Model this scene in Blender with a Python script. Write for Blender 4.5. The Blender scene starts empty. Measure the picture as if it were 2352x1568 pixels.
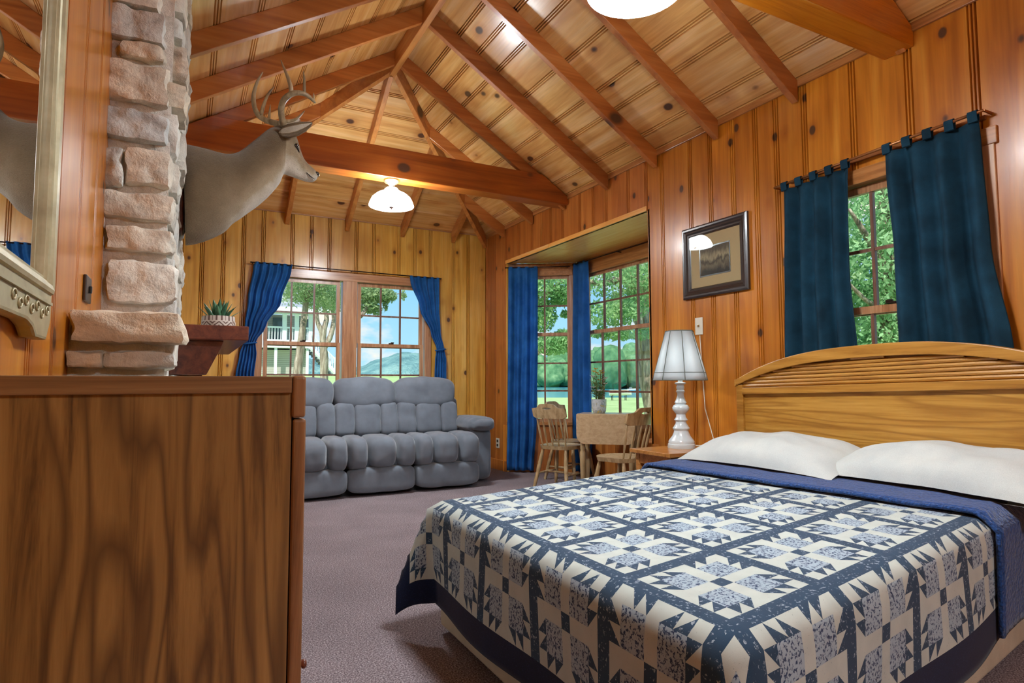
import bpy, bmesh, math, random
from mathutils import Vector, Matrix, noise
random.seed(7)
sc = bpy.context.scene
COL = sc.collection
PI = math.pi

# ------------------------------------------------------------------ camera
FPX, CAMH = 1416.0, 1.10
YAW, PIT, ROL = math.radians(27.74), math.atan(96 / 1416.0), math.radians(-0.166)
_f = Vector((math.sin(YAW) * math.cos(PIT), math.cos(YAW) * math.cos(PIT), math.sin(PIT)))
_r = Vector((math.cos(YAW), -math.sin(YAW), 0))
_u = _r.cross(_f)
_r2 = _r * math.cos(ROL) + _u * math.sin(ROL)
_u2 = -_r * math.sin(ROL) + _u * math.cos(ROL)
cd = bpy.data.cameras.new('camera')
cd.sensor_width = 36.0
cd.lens = FPX / 2352.0 * 36.0
cd.clip_start, cd.clip_end = 0.02, 3000
cam = bpy.data.objects.new('camera', cd)
COL.objects.link(cam)
cam.matrix_world = Matrix(((_r2.x, _u2.x, -_f.x, 0), (_r2.y, _u2.y, -_f.y, 0), (_r2.z, _u2.z, -_f.z, CAMH), (0, 0, 0, 1)))
sc.camera = cam
CAM = Vector((0, 0, CAMH))


def ray(px, py):
    return _r2 * ((px - 1176) / FPX) - _u2 * ((py - 784) / FPX) + _f


def hit(px, py, ax, val):
    d = ray(px, py)
    return CAM + d * ((val - CAM[ax]) / d[ax])


# ------------------------------------------------------------------ world, sun, exposure
vs = sc.view_settings
vs.view_transform = 'Standard'
vs.look = 'None'
vs.exposure = 0.2
vs.gamma = 1.0
vs.use_curve_mapping = False
sc.cycles.max_bounces = 7
sc.cycles.diffuse_bounces = 4
sc.cycles.glossy_bounces = 3
sc.cycles.use_adaptive_sampling = True
sc.cycles.adaptive_threshold = 0.08
sc.cycles.adaptive_min_samples = 16
sc.cycles.transparent_max_bounces = 16
sc.cycles.sample_clamp_indirect = 8.0
sc.cycles.caustics_reflective = False
sc.cycles.caustics_refractive = False

LAMP_COL = (0.87, 0.95, 1.0)
LAMP_L = 165.0        # radiance of the ceiling lamp diffusers
DOME_L = 48.0  # added glow of the dome itself, there to light the ceiling
SHADE_L = 5.0


def lin(h):
    h = h.lstrip('#')
    out = []
    for i in (0, 2, 4):
        c = int(h[i:i + 2], 16) / 255.0
        out.append(c / 12.92 if c <= 0.04045 else ((c + 0.055) / 1.055) ** 2.4)
    return (out[0], out[1], out[2], 1.0)


w = bpy.data.worlds.new('sky')
sc.world = w
w.use_nodes = True
nt = w.node_tree
nt.nodes.clear()
_o = nt.nodes.new('ShaderNodeOutputWorld')
_b = nt.nodes.new('ShaderNodeBackground')
_tc = nt.nodes.new('ShaderNodeTexCoord')
_sep = nt.nodes.new('ShaderNodeSeparateXYZ')
_ramp = nt.nodes.new('ShaderNodeValToRGB')
_ramp.color_ramp.elements[0].position = 0.0
_ramp.color_ramp.elements[0].color = lin('b4e2f8')
_ramp.color_ramp.elements[1].position = 0.35
_ramp.color_ramp.elements[1].color = lin('4fb2ee')
_map = nt.nodes.new('ShaderNodeMapping')
_map.inputs['Scale'].default_value = (5.0, 5.0, 11.0)
_map.inputs['Location'].default_value = (0.7, 0.25, 0.1)
_no = nt.nodes.new('ShaderNodeTexNoise')
_no.inputs['Scale'].default_value = 1.6
_no.inputs['Detail'].default_value = 6
_no.inputs['Roughness'].default_value = 0.55
_cr = nt.nodes.new('ShaderNodeValToRGB')
_cr.color_ramp.elements[0].position = 0.47
_cr.color_ramp.elements[0].color = (0, 0, 0, 1)
_cr.color_ramp.elements[1].position = 0.62
_cr.color_ramp.elements[1].color = (1, 1, 1, 1)
_mx = nt.nodes.new('ShaderNodeMix')
_mx.data_type = 'RGBA'
_mx.inputs['B'].default_value = lin('fbf1e4')
L = nt.links.new
L(_tc.outputs['Generated'], _sep.inputs[0])
L(_sep.outputs['Z'], _ramp.inputs[0])
L(_tc.outputs['Generated'], _map.inputs['Vector'])
L(_map.outputs[0], _no.inputs['Vector'])
L(_no.outputs['Fac'], _cr.inputs[0])
L(_cr.outputs[0], _mx.inputs['Factor'])
L(_ramp.outputs[0], _mx.inputs['A'])
L(_mx.outputs['Result'], _b.inputs['Color'])
_b.inputs['Strength'].default_value = 1.05
L(_b.outputs[0], _o.inputs['Surface'])

sd = bpy.data.lights.new('sun', 'SUN')
sd.energy = 5.5
sd.angle = 0.02
sd.color = (1.0, 0.95, 0.85)
sun = bpy.data.objects.new('sun', sd)
COL.objects.link(sun)
sun.rotation_euler = Vector((0.45, 0.5, -0.75)).to_track_quat('-Z', 'Y').to_euler()


# ------------------------------------------------------------------ material helpers
def new_mat(name, color=(0.5, 0.5, 0.5, 1), rough=0.5, metal=0.0, spec=0.5, coat=0.0):
    m = bpy.data.materials.new(name)
    m.use_nodes = True
    p = m.node_tree.nodes['Principled BSDF']
    p.inputs['Base Color'].default_value = color
    p.inputs['Roughness'].default_value = rough
    p.inputs['Metallic'].default_value = metal
    p.inputs['Specular IOR Level'].default_value = spec
    p.inputs['Coat Weight'].default_value = coat
    p.inputs['Coat Roughness'].default_value = 0.15
    return m


class NT:
    def __init__(s, m):
        s.m, s.t = m, m.node_tree
        s.p = s.t.nodes['Principled BSDF']

    def n(s, typ, **kw):
        nd = s.t.nodes.new('ShaderNode' + typ)
        for k, v in kw.items():
            if hasattr(nd, k):
                setattr(nd, k, v)
            else:
                nd.inputs[k].default_value = v
        return nd

    def l(s, a, b):
        s.t.links.new(a, b)

    def coord(s, scale=(1, 1, 1), rnd=0.0, kind='Object'):
        tc = s.n('TexCoord')
        mp = s.n('Mapping')
        mp.inputs['Scale'].default_value = scale
        v = tc.outputs[kind]
        if rnd:
            oi = s.n('ObjectInfo')
            mu = s.n('Math', operation='MULTIPLY')
            mu.inputs[1].default_value = rnd
            s.l(oi.outputs['Random'], mu.inputs[0])
            ad = s.n('VectorMath', operation='ADD')
            s.l(v, ad.inputs[0])
            s.l(mu.outputs[0], ad.inputs[1])
            v = ad.outputs[0]
        s.l(v, mp.inputs['Vector'])
        return mp.outputs[0]

    def noise(s, vec, scale=5, detail=4, rough=0.5, dist=0.0):
        nd = s.n('TexNoise')
        nd.inputs['Scale'].default_value = scale
        nd.inputs['Detail'].default_value = detail
        nd.inputs['Roughness'].default_value = rough
        nd.inputs['Distortion'].default_value = dist
        s.l(vec, nd.inputs['Vector'])
        return nd.outputs['Fac']

    def ramp(s, fac, stops):
        r = s.n('ValToRGB')
        els = r.color_ramp.elements
        while len(els) < len(stops):
            els.new(0.5)
        for e, (pos, c) in zip(els, stops):
            e.position = pos
            e.color = c
        s.l(fac, r.inputs[0])
        return r.outputs[0]

    def mix(s, fac, a, b, mode='MIX'):
        x = s.n('Mix', data_type='RGBA', blend_type=mode)
        for sock, val in (('Factor', fac), ('A', a), ('B', b)):
            if isinstance(val, (int, float, tuple)):
                x.inputs[sock].default_value = val
            else:
                s.l(val, x.inputs[sock])
        return x.outputs['Result']

    def mrange(s, v, a, b, c=0.0, d=1.0):
        r = s.n('MapRange')
        r.inputs['From Min'].default_value = a
        r.inputs['From Max'].default_value = b
        r.inputs['To Min'].default_value = c
        r.inputs['To Max'].default_value = d
        s.l(v, r.inputs['Value'])
        return r.outputs[0]

    def bump(s, h, strength=0.2, dist=0.01):
        b = s.n('Bump')
        b.inputs['Strength'].default_value = strength
        b.inputs['Distance'].default_value = dist
        s.l(h, b.inputs['Height'])
        s.l(b.outputs[0], s.p.inputs['Normal'])

    def color(s, c):
        s.l(c, s.p.inputs['Base Color'])


BW = ((0, 0, 0, 1), (1, 1, 1, 1))


def pine(name, axis, c_dark, c_mid, c_light, knots=True, rough=0.32, knot_scale=4.8, coat=0.25):
    """knotty pine board; axis = the direction the board runs in"""
    m = new_mat(name, rough=rough, coat=coat)
    t = NT(m)
    sca = [13.0, 13.0, 13.0]
    sca[axis] = 0.9
    v = t.coord(tuple(sca), rnd=37.0)
    g = t.noise(v, 1.0, 4, 0.5, 0.7)
    scf = [60.0, 60.0, 60.0]
    scf[axis] = 3.0
    fine = t.noise(t.coord(tuple(scf), rnd=17.0), 1.0, 3, 0.55)
    col = t.ramp(g, [(0.18, c_dark), (0.5, c_mid), (0.82, c_light)])
    fr = t.ramp(fine, [(0.35, (0.91, 0.90, 0.88, 1)), (0.62, (1.03, 1.03, 1.03, 1))])
    col = t.mix(1.0, col, fr, 'MULTIPLY')
    blot = t.noise(t.coord((1.6, 1.6, 1.6), rnd=5.0), 1.0, 2, 0.5)
    col = t.mix(1.0, col, t.ramp(blot, [(0.3, (0.84, 0.8, 0.76, 1)), (0.7, (1.1, 1.1, 1.08, 1))]), 'MULTIPLY')
    oi = t.n('ObjectInfo')
    # each board has its own tone
    tone = t.ramp(oi.outputs['Random'], [(0.0, (0.82, 0.74, 0.68, 1)), (0.35, (1.0, 0.95, 0.88, 1)), (0.7, (1.1, 1.1, 1.06, 1)), (1.0, (0.9, 0.84, 0.78, 1))])
    col = t.mix(1.0, col, tone, 'MULTIPLY')
    if knots:
        ks = [1.0, 1.0, 1.0]
        ks[axis] = 0.72
        kv = t.coord(tuple(ks), rnd=11.0)
        vo = t.n('TexVoronoi', feature='F1')
        vo.inputs['Scale'].default_value = knot_scale
        t.l(kv, vo.inputs['Vector'])
        k = t.mrange(vo.outputs['Distance'], 0.085, 0.125, 0.95, 0.0)
        halo = t.mrange(vo.outputs['Distance'], 0.09, 0.28, 0.6, 0.0)
        col = t.mix(halo, col, t.mix(1.0, col, (0.62, 0.42, 0.3, 1), 'MULTIPLY'))
        col = t.mix(k, col, (0.07, 0.028, 0.014, 1))
    t.color(col)
    t.bump(fine, 0.06, 0.004)
    return m


def oak(name, axis, c_dark, c_mid, c_light, rough=0.4, scale=1.0, coat=0.15, rings=True):
    m = new_mat(name, rough=rough, coat=coat)
    t = NT(m)
    sca = [26.0 * scale] * 3
    sca[axis] = 1.3 * scale
    v = t.coord(tuple(sca), rnd=23.0)
    g = t.noise(v, 1.0, 6, 0.7, 0.5)
    sc2 = [5.0 * scale] * 3
    sc2[axis] = 0.55 * scale
    v2 = t.coord(tuple(sc2), rnd=23.0)
    big = t.noise(v2, 1.0, 3, 0.5, 0.6)
    if rings:
        mu = t.n('Math', operation='MULTIPLY')
        mu.inputs[1].default_value = 30.0
        t.l(big, mu.inputs[0])
        fr = t.n('Math', operation='PINGPONG')
        fr.inputs[1].default_value = 1.0
        t.l(mu.outputs[0], fr.inputs[0])
        rg = t.mrange(fr.outputs[0], 0.0, 0.55, 0.0, 1.0)
        col = t.ramp(g, [(0.32, c_dark), (0.48, c_mid), (0.65, c_light)])
        col = t.mix(t.mrange(rg, 0, 1, 0.75, 0.0), col, c_dark)
    else:
        col = t.ramp(g, [(0.32, c_dark), (0.5, c_mid), (0.68, c_light)])
    t.color(col)
    t.bump(g, 0.08, 0.003)
    return m


def fabric(name, c1, c2, rough=0.9, scale=900.0, sheen=0.25, transl=0.0, big=6.0):
    m = new_mat(name, c1, rough, spec=0.2)
    t = NT(m)
    v = t.coord((1, 1, 1))
    a = t.noise(v, big, 3, 0.55)
    b = t.noise(v, scale, 2, 0.5)
    col = t.ramp(a, [(0.3, c1), (0.7, c2)])
    col = t.mix(0.35, col, t.ramp(b, [(0.3, (0.45, 0.45, 0.45, 1)), (0.7, (1.25, 1.25, 1.25, 1))]), 'MULTIPLY')
    t.color(col)
    t.p.inputs['Sheen Weight'].default_value = sheen
    t.p.inputs['Sheen Roughness'].default_value = 0.4
    t.bump(b, 0.15, 0.002)
    if transl:
        tr = t.n('BsdfTranslucent')
        t.l(col, tr.inputs['Color'])
        mx = t.n('MixShader')
        mx.inputs[0].default_value = transl
        out = t.t.nodes['Material Output']
        t.l(t.p.outputs[0], mx.inputs[1])
        t.l(tr.outputs[0], mx.inputs[2])
        t.l(mx.outputs[0], out.inputs['Surface'])
    return m


def emit(name, col, strength):
    m = bpy.data.materials.new(name)
    m.use_nodes = True
    p = m.node_tree.nodes['Principled BSDF']
    p.inputs['Base Color'].default_value = (0.9, 0.92, 0.92, 1)
    p.inputs['Roughness'].default_value = 0.35
    p.inputs['Emission Color'].default_value = (col[0], col[1], col[2], 1)
    p.inputs['Emission Strength'].default_value = strength
    return m


M = {}
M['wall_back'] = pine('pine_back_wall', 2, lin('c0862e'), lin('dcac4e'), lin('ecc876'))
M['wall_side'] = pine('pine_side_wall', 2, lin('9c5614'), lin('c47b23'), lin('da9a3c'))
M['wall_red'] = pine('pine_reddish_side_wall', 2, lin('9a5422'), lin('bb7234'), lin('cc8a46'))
M['ceil_y'] = pine('pine_ceiling_lengthwise', 1, lin('b87a40'), lin('daa866'), lin('eac494'), knot_scale=3.3, rough=0.26, coat=0.5)
M['ceil_x'] = pine('pine_ceiling_crosswise', 0, lin('b87a40'), lin('daa866'), lin('eac494'), knot_scale=3.3, rough=0.26, coat=0.5)
M['raf_x'] = pine('rafter_pine_x', 0, lin('8a4a1e'), lin('b87034'), lin('cc8c50'), knot_scale=1.6, rough=0.4)
M['raf_y'] = pine('rafter_pine_y', 1, lin('98582a'), lin('c28040'), lin('d69c5c'), knot_scale=1.6, rough=0.4)
M['beam'] = pine('beam_pine', 0, lin('74350f'), lin('a5561b'), lin('bd6f2c'), knot_scale=2.4, rough=0.35)
M['beam_orange'] = oak('beam_orange_varnish', 0, lin('b0600c'), lin('cc7814'), lin('d88a22'), rough=0.3, rings=False, coat=0.4)
M['trim_x'] = oak('trim_pine_x', 0, lin('8c5c3a'), lin('b27e58'), lin('caa078'), rings=False, rough=0.3)
M['trim_z'] = oak('trim_pine_z', 2, lin('8c5c3a'), lin('b27e58'), lin('caa078'), rings=False, rough=0.3)
M['trim_y'] = oak('trim_pine_y', 1, lin('8c5832'), lin('b0743e'), lin('c68e58'), rings=False, rough=0.3)
M['bay_panel'] = oak('bay_ceiling_panel', 1, lin('eaa048'), lin('f4b45c'), lin('f8c680'), rings=False, rough=0.38, coat=0.12)
M['muntin'] = oak('muntin_wood', 2, lin('5c3a2c'), lin('7c5442'), lin('94705c'), rings=False, rough=0.45)
M['dresser_side'] = oak('dresser_oak_veneer', 2, lin('462c12'), lin('8a6634'), lin('a27c44'), rough=0.42, scale=0.8)
M['dresser_edge'] = oak('dresser_oak_edge', 0, lin('543618'), lin('84603a'), lin('9c784e'), rough=0.4, rings=False)
M['dresser_front'] = oak('dresser_oak_front', 2, lin('5e3a1a'), lin('8a603a'), lin('a0744a'), rough=0.4, rings=False)
M['head_y'] = oak('headboard_oak', 1, lin('94601c'), lin('b98534'), lin('cb9a48'), rough=0.38, scale=0.8)
M['head_rail'] = oak('headboard_rail_oak', 1, lin('8c5818'), lin('b07a2c'), lin('c48f40'), rough=0.38, rings=False)
M['stand'] = oak('nightstand_oak', 0, lin('8c5020'), lin('b47a3c'), lin('c88e50'), rough=0.3, rings=False, coat=0.3)
M['chair'] = oak('chair_maple', 2, lin('8c7048'), lin('b0946a'), lin('c6ac84'), rough=0.35, rings=False, coat=0.3)
M['table'] = oak('table_maple', 0, lin('b0906a'), lin('c0a27a'), lin('ceb28c'), rough=0.3, rings=False, coat=0.3)
M['mantel'] = oak('mantel_mahogany', 1, lin('3c1812'), lin('64301f'), lin('7a4028'), rough=0.4, rings=False)

_g = bpy.data.materials.new('window_glass')
_g.use_nodes = True
_gn = _g.node_tree
_gn.nodes.clear()
_go = _gn.nodes.new('ShaderNodeOutputMaterial')
_gt = _gn.nodes.new('ShaderNodeBsdfTransparent')
_gt.inputs[0].default_value = (0.97, 0.985, 0.98, 1)
_gg = _gn.nodes.new('ShaderNodeBsdfGlossy')
_gg.inputs['Roughness'].default_value = 0.02
_gm = _gn.nodes.new('ShaderNodeMixShader')
_gf = _gn.nodes.new('ShaderNodeLayerWeight')
_gf.inputs['Blend'].default_value = 0.12
_gp = _gn.nodes.new('ShaderNodeMath')
_gp.operation = 'MULTIPLY'
_gp.inputs[1].default_value = 0.35
_gn.links.new(_gf.outputs['Facing'], _gp.inputs[0])
_gn.links.new(_gp.outputs[0], _gm.inputs[0])
_gn.links.new(_gt.outputs[0], _gm.inputs[1])
_gn.links.new(_gg.outputs[0], _gm.inputs[2])
_gn.links.new(_gm.outputs[0], _go.inputs['Surface'])
M['glass'] = _g

M['carpet'] = new_mat('carpet', rough=0.95, spec=0.1)
_t = NT(M['carpet'])
_v = _t.coord()
_n1 = _t.noise(_v, 150, 3, 0.75)
_n2 = _t.noise(_v, 2.2, 3, 0.5)
_c = _t.ramp(_n1, [(0.33, lin('443a3c')), (0.5, lin('807276')), (0.66, lin('c0b6b6'))])
_c = _t.mix(0.5, _c, _t.ramp(_n2, [(0.3, (0.7, 0.66, 0.66, 1)), (0.7, (1.1, 1.06, 1.06, 1))]), 'MULTIPLY')
_t.color(_c)
_t.bump(_n1, 0.7, 0.006)

M['sofa'] = fabric('sofa_microfibre', lin('656b74'), lin('767d87'), rough=0.85, sheen=0.5)
M['sofa_dark'] = new_mat('sofa_base', lin('2a2c30'), 0.8)
M['curt_blue'] = fabric('curtain_blue', lin('2a74c0'), lin('4698e4'), rough=0.6, sheen=0.2, transl=0.6, scale=500)
M['curt_navy'] = fabric('curtain_teal_navy', lin('0e2938'), lin('1b4257'), rough=0.9, sheen=0.0, scale=420, transl=0.06)
M['rod_dark'] = new_mat('rod_dark_metal', lin('3a2a24'), 0.4, 0.7)
M['rod_bronze'] = new_mat('rod_bronze', lin('a06a40'), 0.35, 0.7)
M['white_plastic'] = new_mat('ivory_plastic', lin('d8d4c4'), 0.4)
M['dark_plastic'] = new_mat('dark_brown_plastic', lin('32241a'), 0.4)
M['slot'] = new_mat('slot_black', lin('1c1a18'), 0.6)
M['white_lamp'] = new_mat('white_lamp_enamel', lin('d0dadd'), 0.3, coat=0.3)
M['brass'] = new_mat('aged_brass', lin('b89a70'), 0.28, 0.9)
M['pillow'] = fabric('pillow_cotton', lin('b9bebc'), lin('c8cbc6'), rough=0.9, scale=600, sheen=0.1)
M['sheet'] = fabric('sheet_cotton', lin('b8ad98'), lin('cfc4ae'), rough=0.95, scale=600, sheen=0.1)
M['black_frame'] = new_mat('picture_frame_black', lin('2c2220'), 0.3, coat=0.4)
M['mat_tan'] = new_mat('picture_mat_tan', lin('b8a078'), 0.8)
M['diffuser'] = emit('lamp_diffuser', LAMP_COL, LAMP_L)
M['dome'] = emit('lamp_dome_glass', LAMP_COL, DOME_L)


# ------------------------------------------------------------------ mesh helpers
class MB:
    def __init__(s):
        s.v, s.f, s.mi = [], [], []
        s.cur = 0

    def add(s, verts, faces):
        b = len(s.v)
        s.v += [Vector(v) for v in verts]
        for f in faces:
            s.f.append([b + i for i in f])
            s.mi.append(s.cur)
        return s

    def box(s, a, b, R=None, c=None):
        """a, b = opposite corners; R = 3x3 rotation about c"""
        a, b = Vector(a), Vector(b)
        x0, y0, z0 = (min(a[i], b[i]) for i in range(3))
        x1, y1, z1 = (max(a[i], b[i]) for i in range(3))
        vs_ = [Vector(p) for p in ((x0, y0, z0), (x1, y0, z0), (x1, y1, z0), (x0, y1, z0), (x0, y0, z1), (x1, y0, z1), (x1, y1, z1), (x0, y1, z1))]
        if R is not None:
            c = Vector(c) if c is not None else (a + b) / 2
            vs_ = [c + R @ (p - c) for p in vs_]
        return s.add(vs_, [(3, 2, 1, 0), (4, 5, 6, 7), (0, 1, 5, 4), (1, 2, 6, 5), (2, 3, 7, 6), (3, 0, 4, 7)])

    def obox(s, O, U, V, N, u0, u1, v0, v1, n0, n1):
        P = lambda u, v, n: O + U * u + V * v + N * n
        return s.add([P(u0, v0, n0), P(u1, v0, n0), P(u1, v1, n0), P(u0, v1, n0), P(u0, v0, n1), P(u1, v0, n1), P(u1, v1, n1), P(u0, v1, n1)],
                     [(3, 2, 1, 0), (4, 5, 6, 7), (0, 1, 5, 4), (1, 2, 6, 5), (2, 3, 7, 6), (3, 0, 4, 7)])

    def tube(s, path, rad, n=8, cap=True):
        path = [Vector(p) for p in path]
        if isinstance(rad, (int, float)):
            rad = [rad] * len(path)
        T0 = (path[1] - path[0]).normalized()
        ref = Vector((0, 0, 1)) if abs(T0.z) < 0.9 else Vector((1, 0, 0))
        A = T0.cross(ref).normalized()
        vs_, fs = [], []
        for i, p in enumerate(path):
            T = (path[min(i + 1, len(path) - 1)] - path[max(i - 1, 0)]).normalized()
            A = (A - T * A.dot(T)).normalized()
            B = T.cross(A)
            for k in range(n):
                a = 2 * PI * k / n
                vs_.append(p + (A * math.cos(a) + B * math.sin(a)) * rad[i])
        for i in range(len(path) - 1):
            for k in range(n):
                k2 = (k + 1) % n
                fs.append((i * n + k, i * n + k2, (i + 1) * n + k2, (i + 1) * n + k))
        if cap:
            fs.append(tuple(range(n - 1, -1, -1)))
            e = (len(path) - 1) * n
            fs.append(tuple(range(e, e + n)))
        return s.add(vs_, fs)

    def lathe(s, prof, c=(0, 0, 0), n=20, A=None, cap=True):
        """prof = [(r, z)], turned about the z axis through c (or by matrix A)"""
        c = Vector(c)
        vs_, fs = [], []
        for r, z in prof:
            for k in range(n):
                a = 2 * PI * k / n
                p = Vector((r * math.cos(a), r * math.sin(a), z))
                vs_.append((A @ p if A is not None else p) + c)
        for i in range(len(prof) - 1):
            for k in range(n):
                k2 = (k + 1) % n
                fs.append((i * n + k, i * n + k2, (i + 1) * n + k2, (i + 1) * n + k))
        if cap:
            fs.append(tuple(range(n - 1, -1, -1)))
            e = (len(prof) - 1) * n
            fs.append(tuple(range(e, e + n)))
        return s.add(vs_, fs)

    def turned(s, p0, p1, prof, n=10):
        """turned stick from p0 to p1; prof = [(t 0..1, r)]"""
        p0, p1 = Vector(p0), Vector(p1)
        d = p1 - p0
        q = d.to_track_quat('Z', 'Y').to_matrix()
        Ln = d.length
        return s.lathe([(r, t * Ln) for t, r in prof], p0, n, q)

    def prism(s, poly, O, U, V, N, n0, n1):
        k = len(poly)
        vs_ = [O + U * u + V * v + N * n0 for u, v in poly] + [O + U * u + V * v + N * n1 for u, v in poly]
        fs = [tuple(range(k - 1, -1, -1)), tuple(range(k, 2 * k))]
        for i in range(k):
            j = (i + 1) % k
            fs.append((i, j, k + j, k + i))
        return s.add(vs_, fs)

    def puff(s, c, h, e=4.0, n=10, nz=0.0, nsc=6.0, R=None, seed=0.0, fn=None):
        """soft box: superellipsoid of half sizes h at c, with noise wrinkles"""
        c, h = Vector(c), Vector(h)
        pts, fs, idx = [], [], {}

        def vid(p):
            key = (round(p[0], 5), round(p[1], 5), round(p[2], 5))
            if key not in idx:
                idx[key] = len(pts)
                ln = (abs(p[0]) ** e + abs(p[1]) ** e + abs(p[2]) ** e) ** (1.0 / e)
                q = Vector((p[0] / ln * h.x, p[1] / ln * h.y, p[2] / ln * h.z))
                if fn:
                    q = fn(q)
                if nz:
                    w_ = c + q
                    q = q + q.normalized() * (noise.noise(w_ * nsc + Vector((seed, seed * 2, 0))) * nz)
                if R is not None:
                    q = R @ q
                pts.append(c + q)
            return idx[key]

        def g(t):
            return math.tan((t * 2 - 1) * PI / 4)
        for ax in range(3):
            for sg in (-1, 1):
                for i in range(n):
                    for j in range(n):
                        quad = []
                        for a, b in ((i, j), (i + 1, j), (i + 1, j + 1), (i, j + 1)):
                            p = [0, 0, 0]
                            p[ax] = sg
                            p[(ax + 1) % 3] = g(a / n)
                            p[(ax + 2) % 3] = g(b / n)
                            quad.append(vid(p))
                        fs.append(quad if sg > 0 else quad[::-1])
        return s.add(pts, fs)

    def grid(s, P, nu, nv, close_u=False):
        vs_ = [P(i / nu, j / nv) for i in range(nu + 1) for j in range(nv + 1)]
        fs = [(i * (nv + 1) + j, (i + 1) * (nv + 1) + j, (i + 1) * (nv + 1) + j + 1, i * (nv + 1) + j + 1) for i in range(nu) for j in range(nv)]
        return s.add(vs_, fs)

    def build(s, name, mat, parent=None, smooth=False, bevel=0.0, segs=2, solid=0.0, world=True, sub=0, angle=None, fix=True):
        me = bpy.data.meshes.new(name)
        me.from_pydata([tuple(v) for v in s.v], [], s.f)
        mats = mat if isinstance(mat, (list, tuple)) else [mat]
        for m in mats:
            me.materials.append(M[m] if isinstance(m, str) else m)
        if len(mats) > 1:
            me.polygons.foreach_set('material_index', s.mi)
        if fix or bevel:
            bm = bmesh.new()
            bm.from_mesh(me)
            if bevel:
                bmesh.ops.bevel(bm, geom=list(bm.edges), offset=bevel, segments=segs, profile=0.6, affect='EDGES', clamp_overlap=True)
            bmesh.ops.recalc_face_normals(bm, faces=bm.faces)
            bm.to_mesh(me)
            bm.free()
        if smooth:
            me.polygons.foreach_set('use_smooth', [True] * len(me.polygons))
            if angle is not None:
                me.set_sharp_from_angle(angle=math.radians(angle))
        me.update()
        o = bpy.data.objects.new(name, me)
        COL.objects.link(o)
        if parent is not None:
            o.parent = parent
            if world:
                o.matrix_parent_inverse = wm(parent).inverted()
        if solid:
            md = o.modifiers.new('thickness', 'SOLIDIFY')
            md.thickness = solid
            md.offset = 0
        if sub:
            md = o.modifiers.new('smooth', 'SUBSURF')
            md.levels = md.render_levels = sub
        return o


def wm(o):
    m = o.matrix_basis.copy()
    if o.parent is not None:
        m = wm(o.parent) @ o.matrix_parent_inverse @ m
    return m


def tag(o, label=None, cat=None, group=None, kind=None):
    if label:
        o['label'] = label
    if cat:
        o['category'] = cat
    if group:
        o['group'] = group
    if kind:
        o['kind'] = kind
    return o


def empty(name, loc=(0, 0, 0), rz=0.0, parent=None):
    o = bpy.data.objects.new(name, None)
    COL.objects.link(o)
    o.empty_display_size = 0.1
    o.location = loc
    o.rotation_euler = (0, 0, rz)
    if parent is not None:
        o.parent = parent
    return o


def copy_tree(o, parent=None):
    c = o.copy()
    COL.objects.link(c)
    if parent is not None:
        c.parent = parent
    for ch in [x for x in list(COL.objects) if x.parent is o]:
        copy_tree(ch, c)
    return c


def structure(name, label=None, loc=(0, 0, 0)):
    o = empty(name, loc)
    o['kind'] = 'structure'
    if label:
        o['label'] = label
    return o


X_, Y_, Z_ = Vector((1, 0, 0)), Vector((0, 1, 0)), Vector((0, 0, 1))
# ------------------------------------------------------------------ room shell
XR, XL, YB, YF = 3.56, -0.29, 7.54, -3.0
XC, S, ZE = 1.68, 0.623, 3.10            # ridge line, roof slope, eave height of the boards
SN = math.hypot(1, S)
WALLTOP = 3.12


def plank(parent, mat, O, U, V, N, wd, ends, bead=True, thick=0.022, name='plank', d=0.019):
    prof = [(0, -thick), (0.0, -d), (0.0055, 0)]
    if bead:
        prof += [(0.0135, 0), (0.0185, -d), (0.0235, 0), (0.0315, 0), (0.0365, -d), (0.0415, 0)]
    prof += [(wd - 0.0055, 0), (wd, -d), (wd, -thick)]
    m = MB()
    vs_, fs = [], []
    for v, n in prof:
        e = ends(v)
        vs_ += [O + U * e[0] + V * v + N * n, O + U * e[1] + V * v + N * n]
    k = len(prof)
    for i in range(k - 1):
        fs.append((2 * i, 2 * i + 1, 2 * i + 3, 2 * i + 2))
    fs.append(tuple(2 * i for i in range(k)))
    fs.append(tuple(2 * i + 1 for i in range(k))[::-1])
    fs.append((0, 2 * k - 2, 2 * k - 1, 1))
    m.add(vs_, fs)
    return m.build(name, mat, parent, world=True)


def jitter_widths(a, b, lo=0.2, hi=0.34):
    out = [a]
    while out[-1] < b - hi:
        out.append(out[-1] + random.uniform(lo, hi))
    out.append(b)
    return out


# floor
fl = MB()
fl.box((XL - 0.2, YF - 0.1, -0.12), (XR, YB + 0.1, 0.0))
fl.prism([(3.56, 4.1), (4.42, 4.55), (4.42, 6.50), (3.56, 7.0)], Vector((0, 0, 0)), X_, Y_, Z_, -0.12, 0.0)
floor = tag(fl.build('floor', 'carpet'), 'mottled mauve brown carpet covering the whole room', kind='structure')

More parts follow.
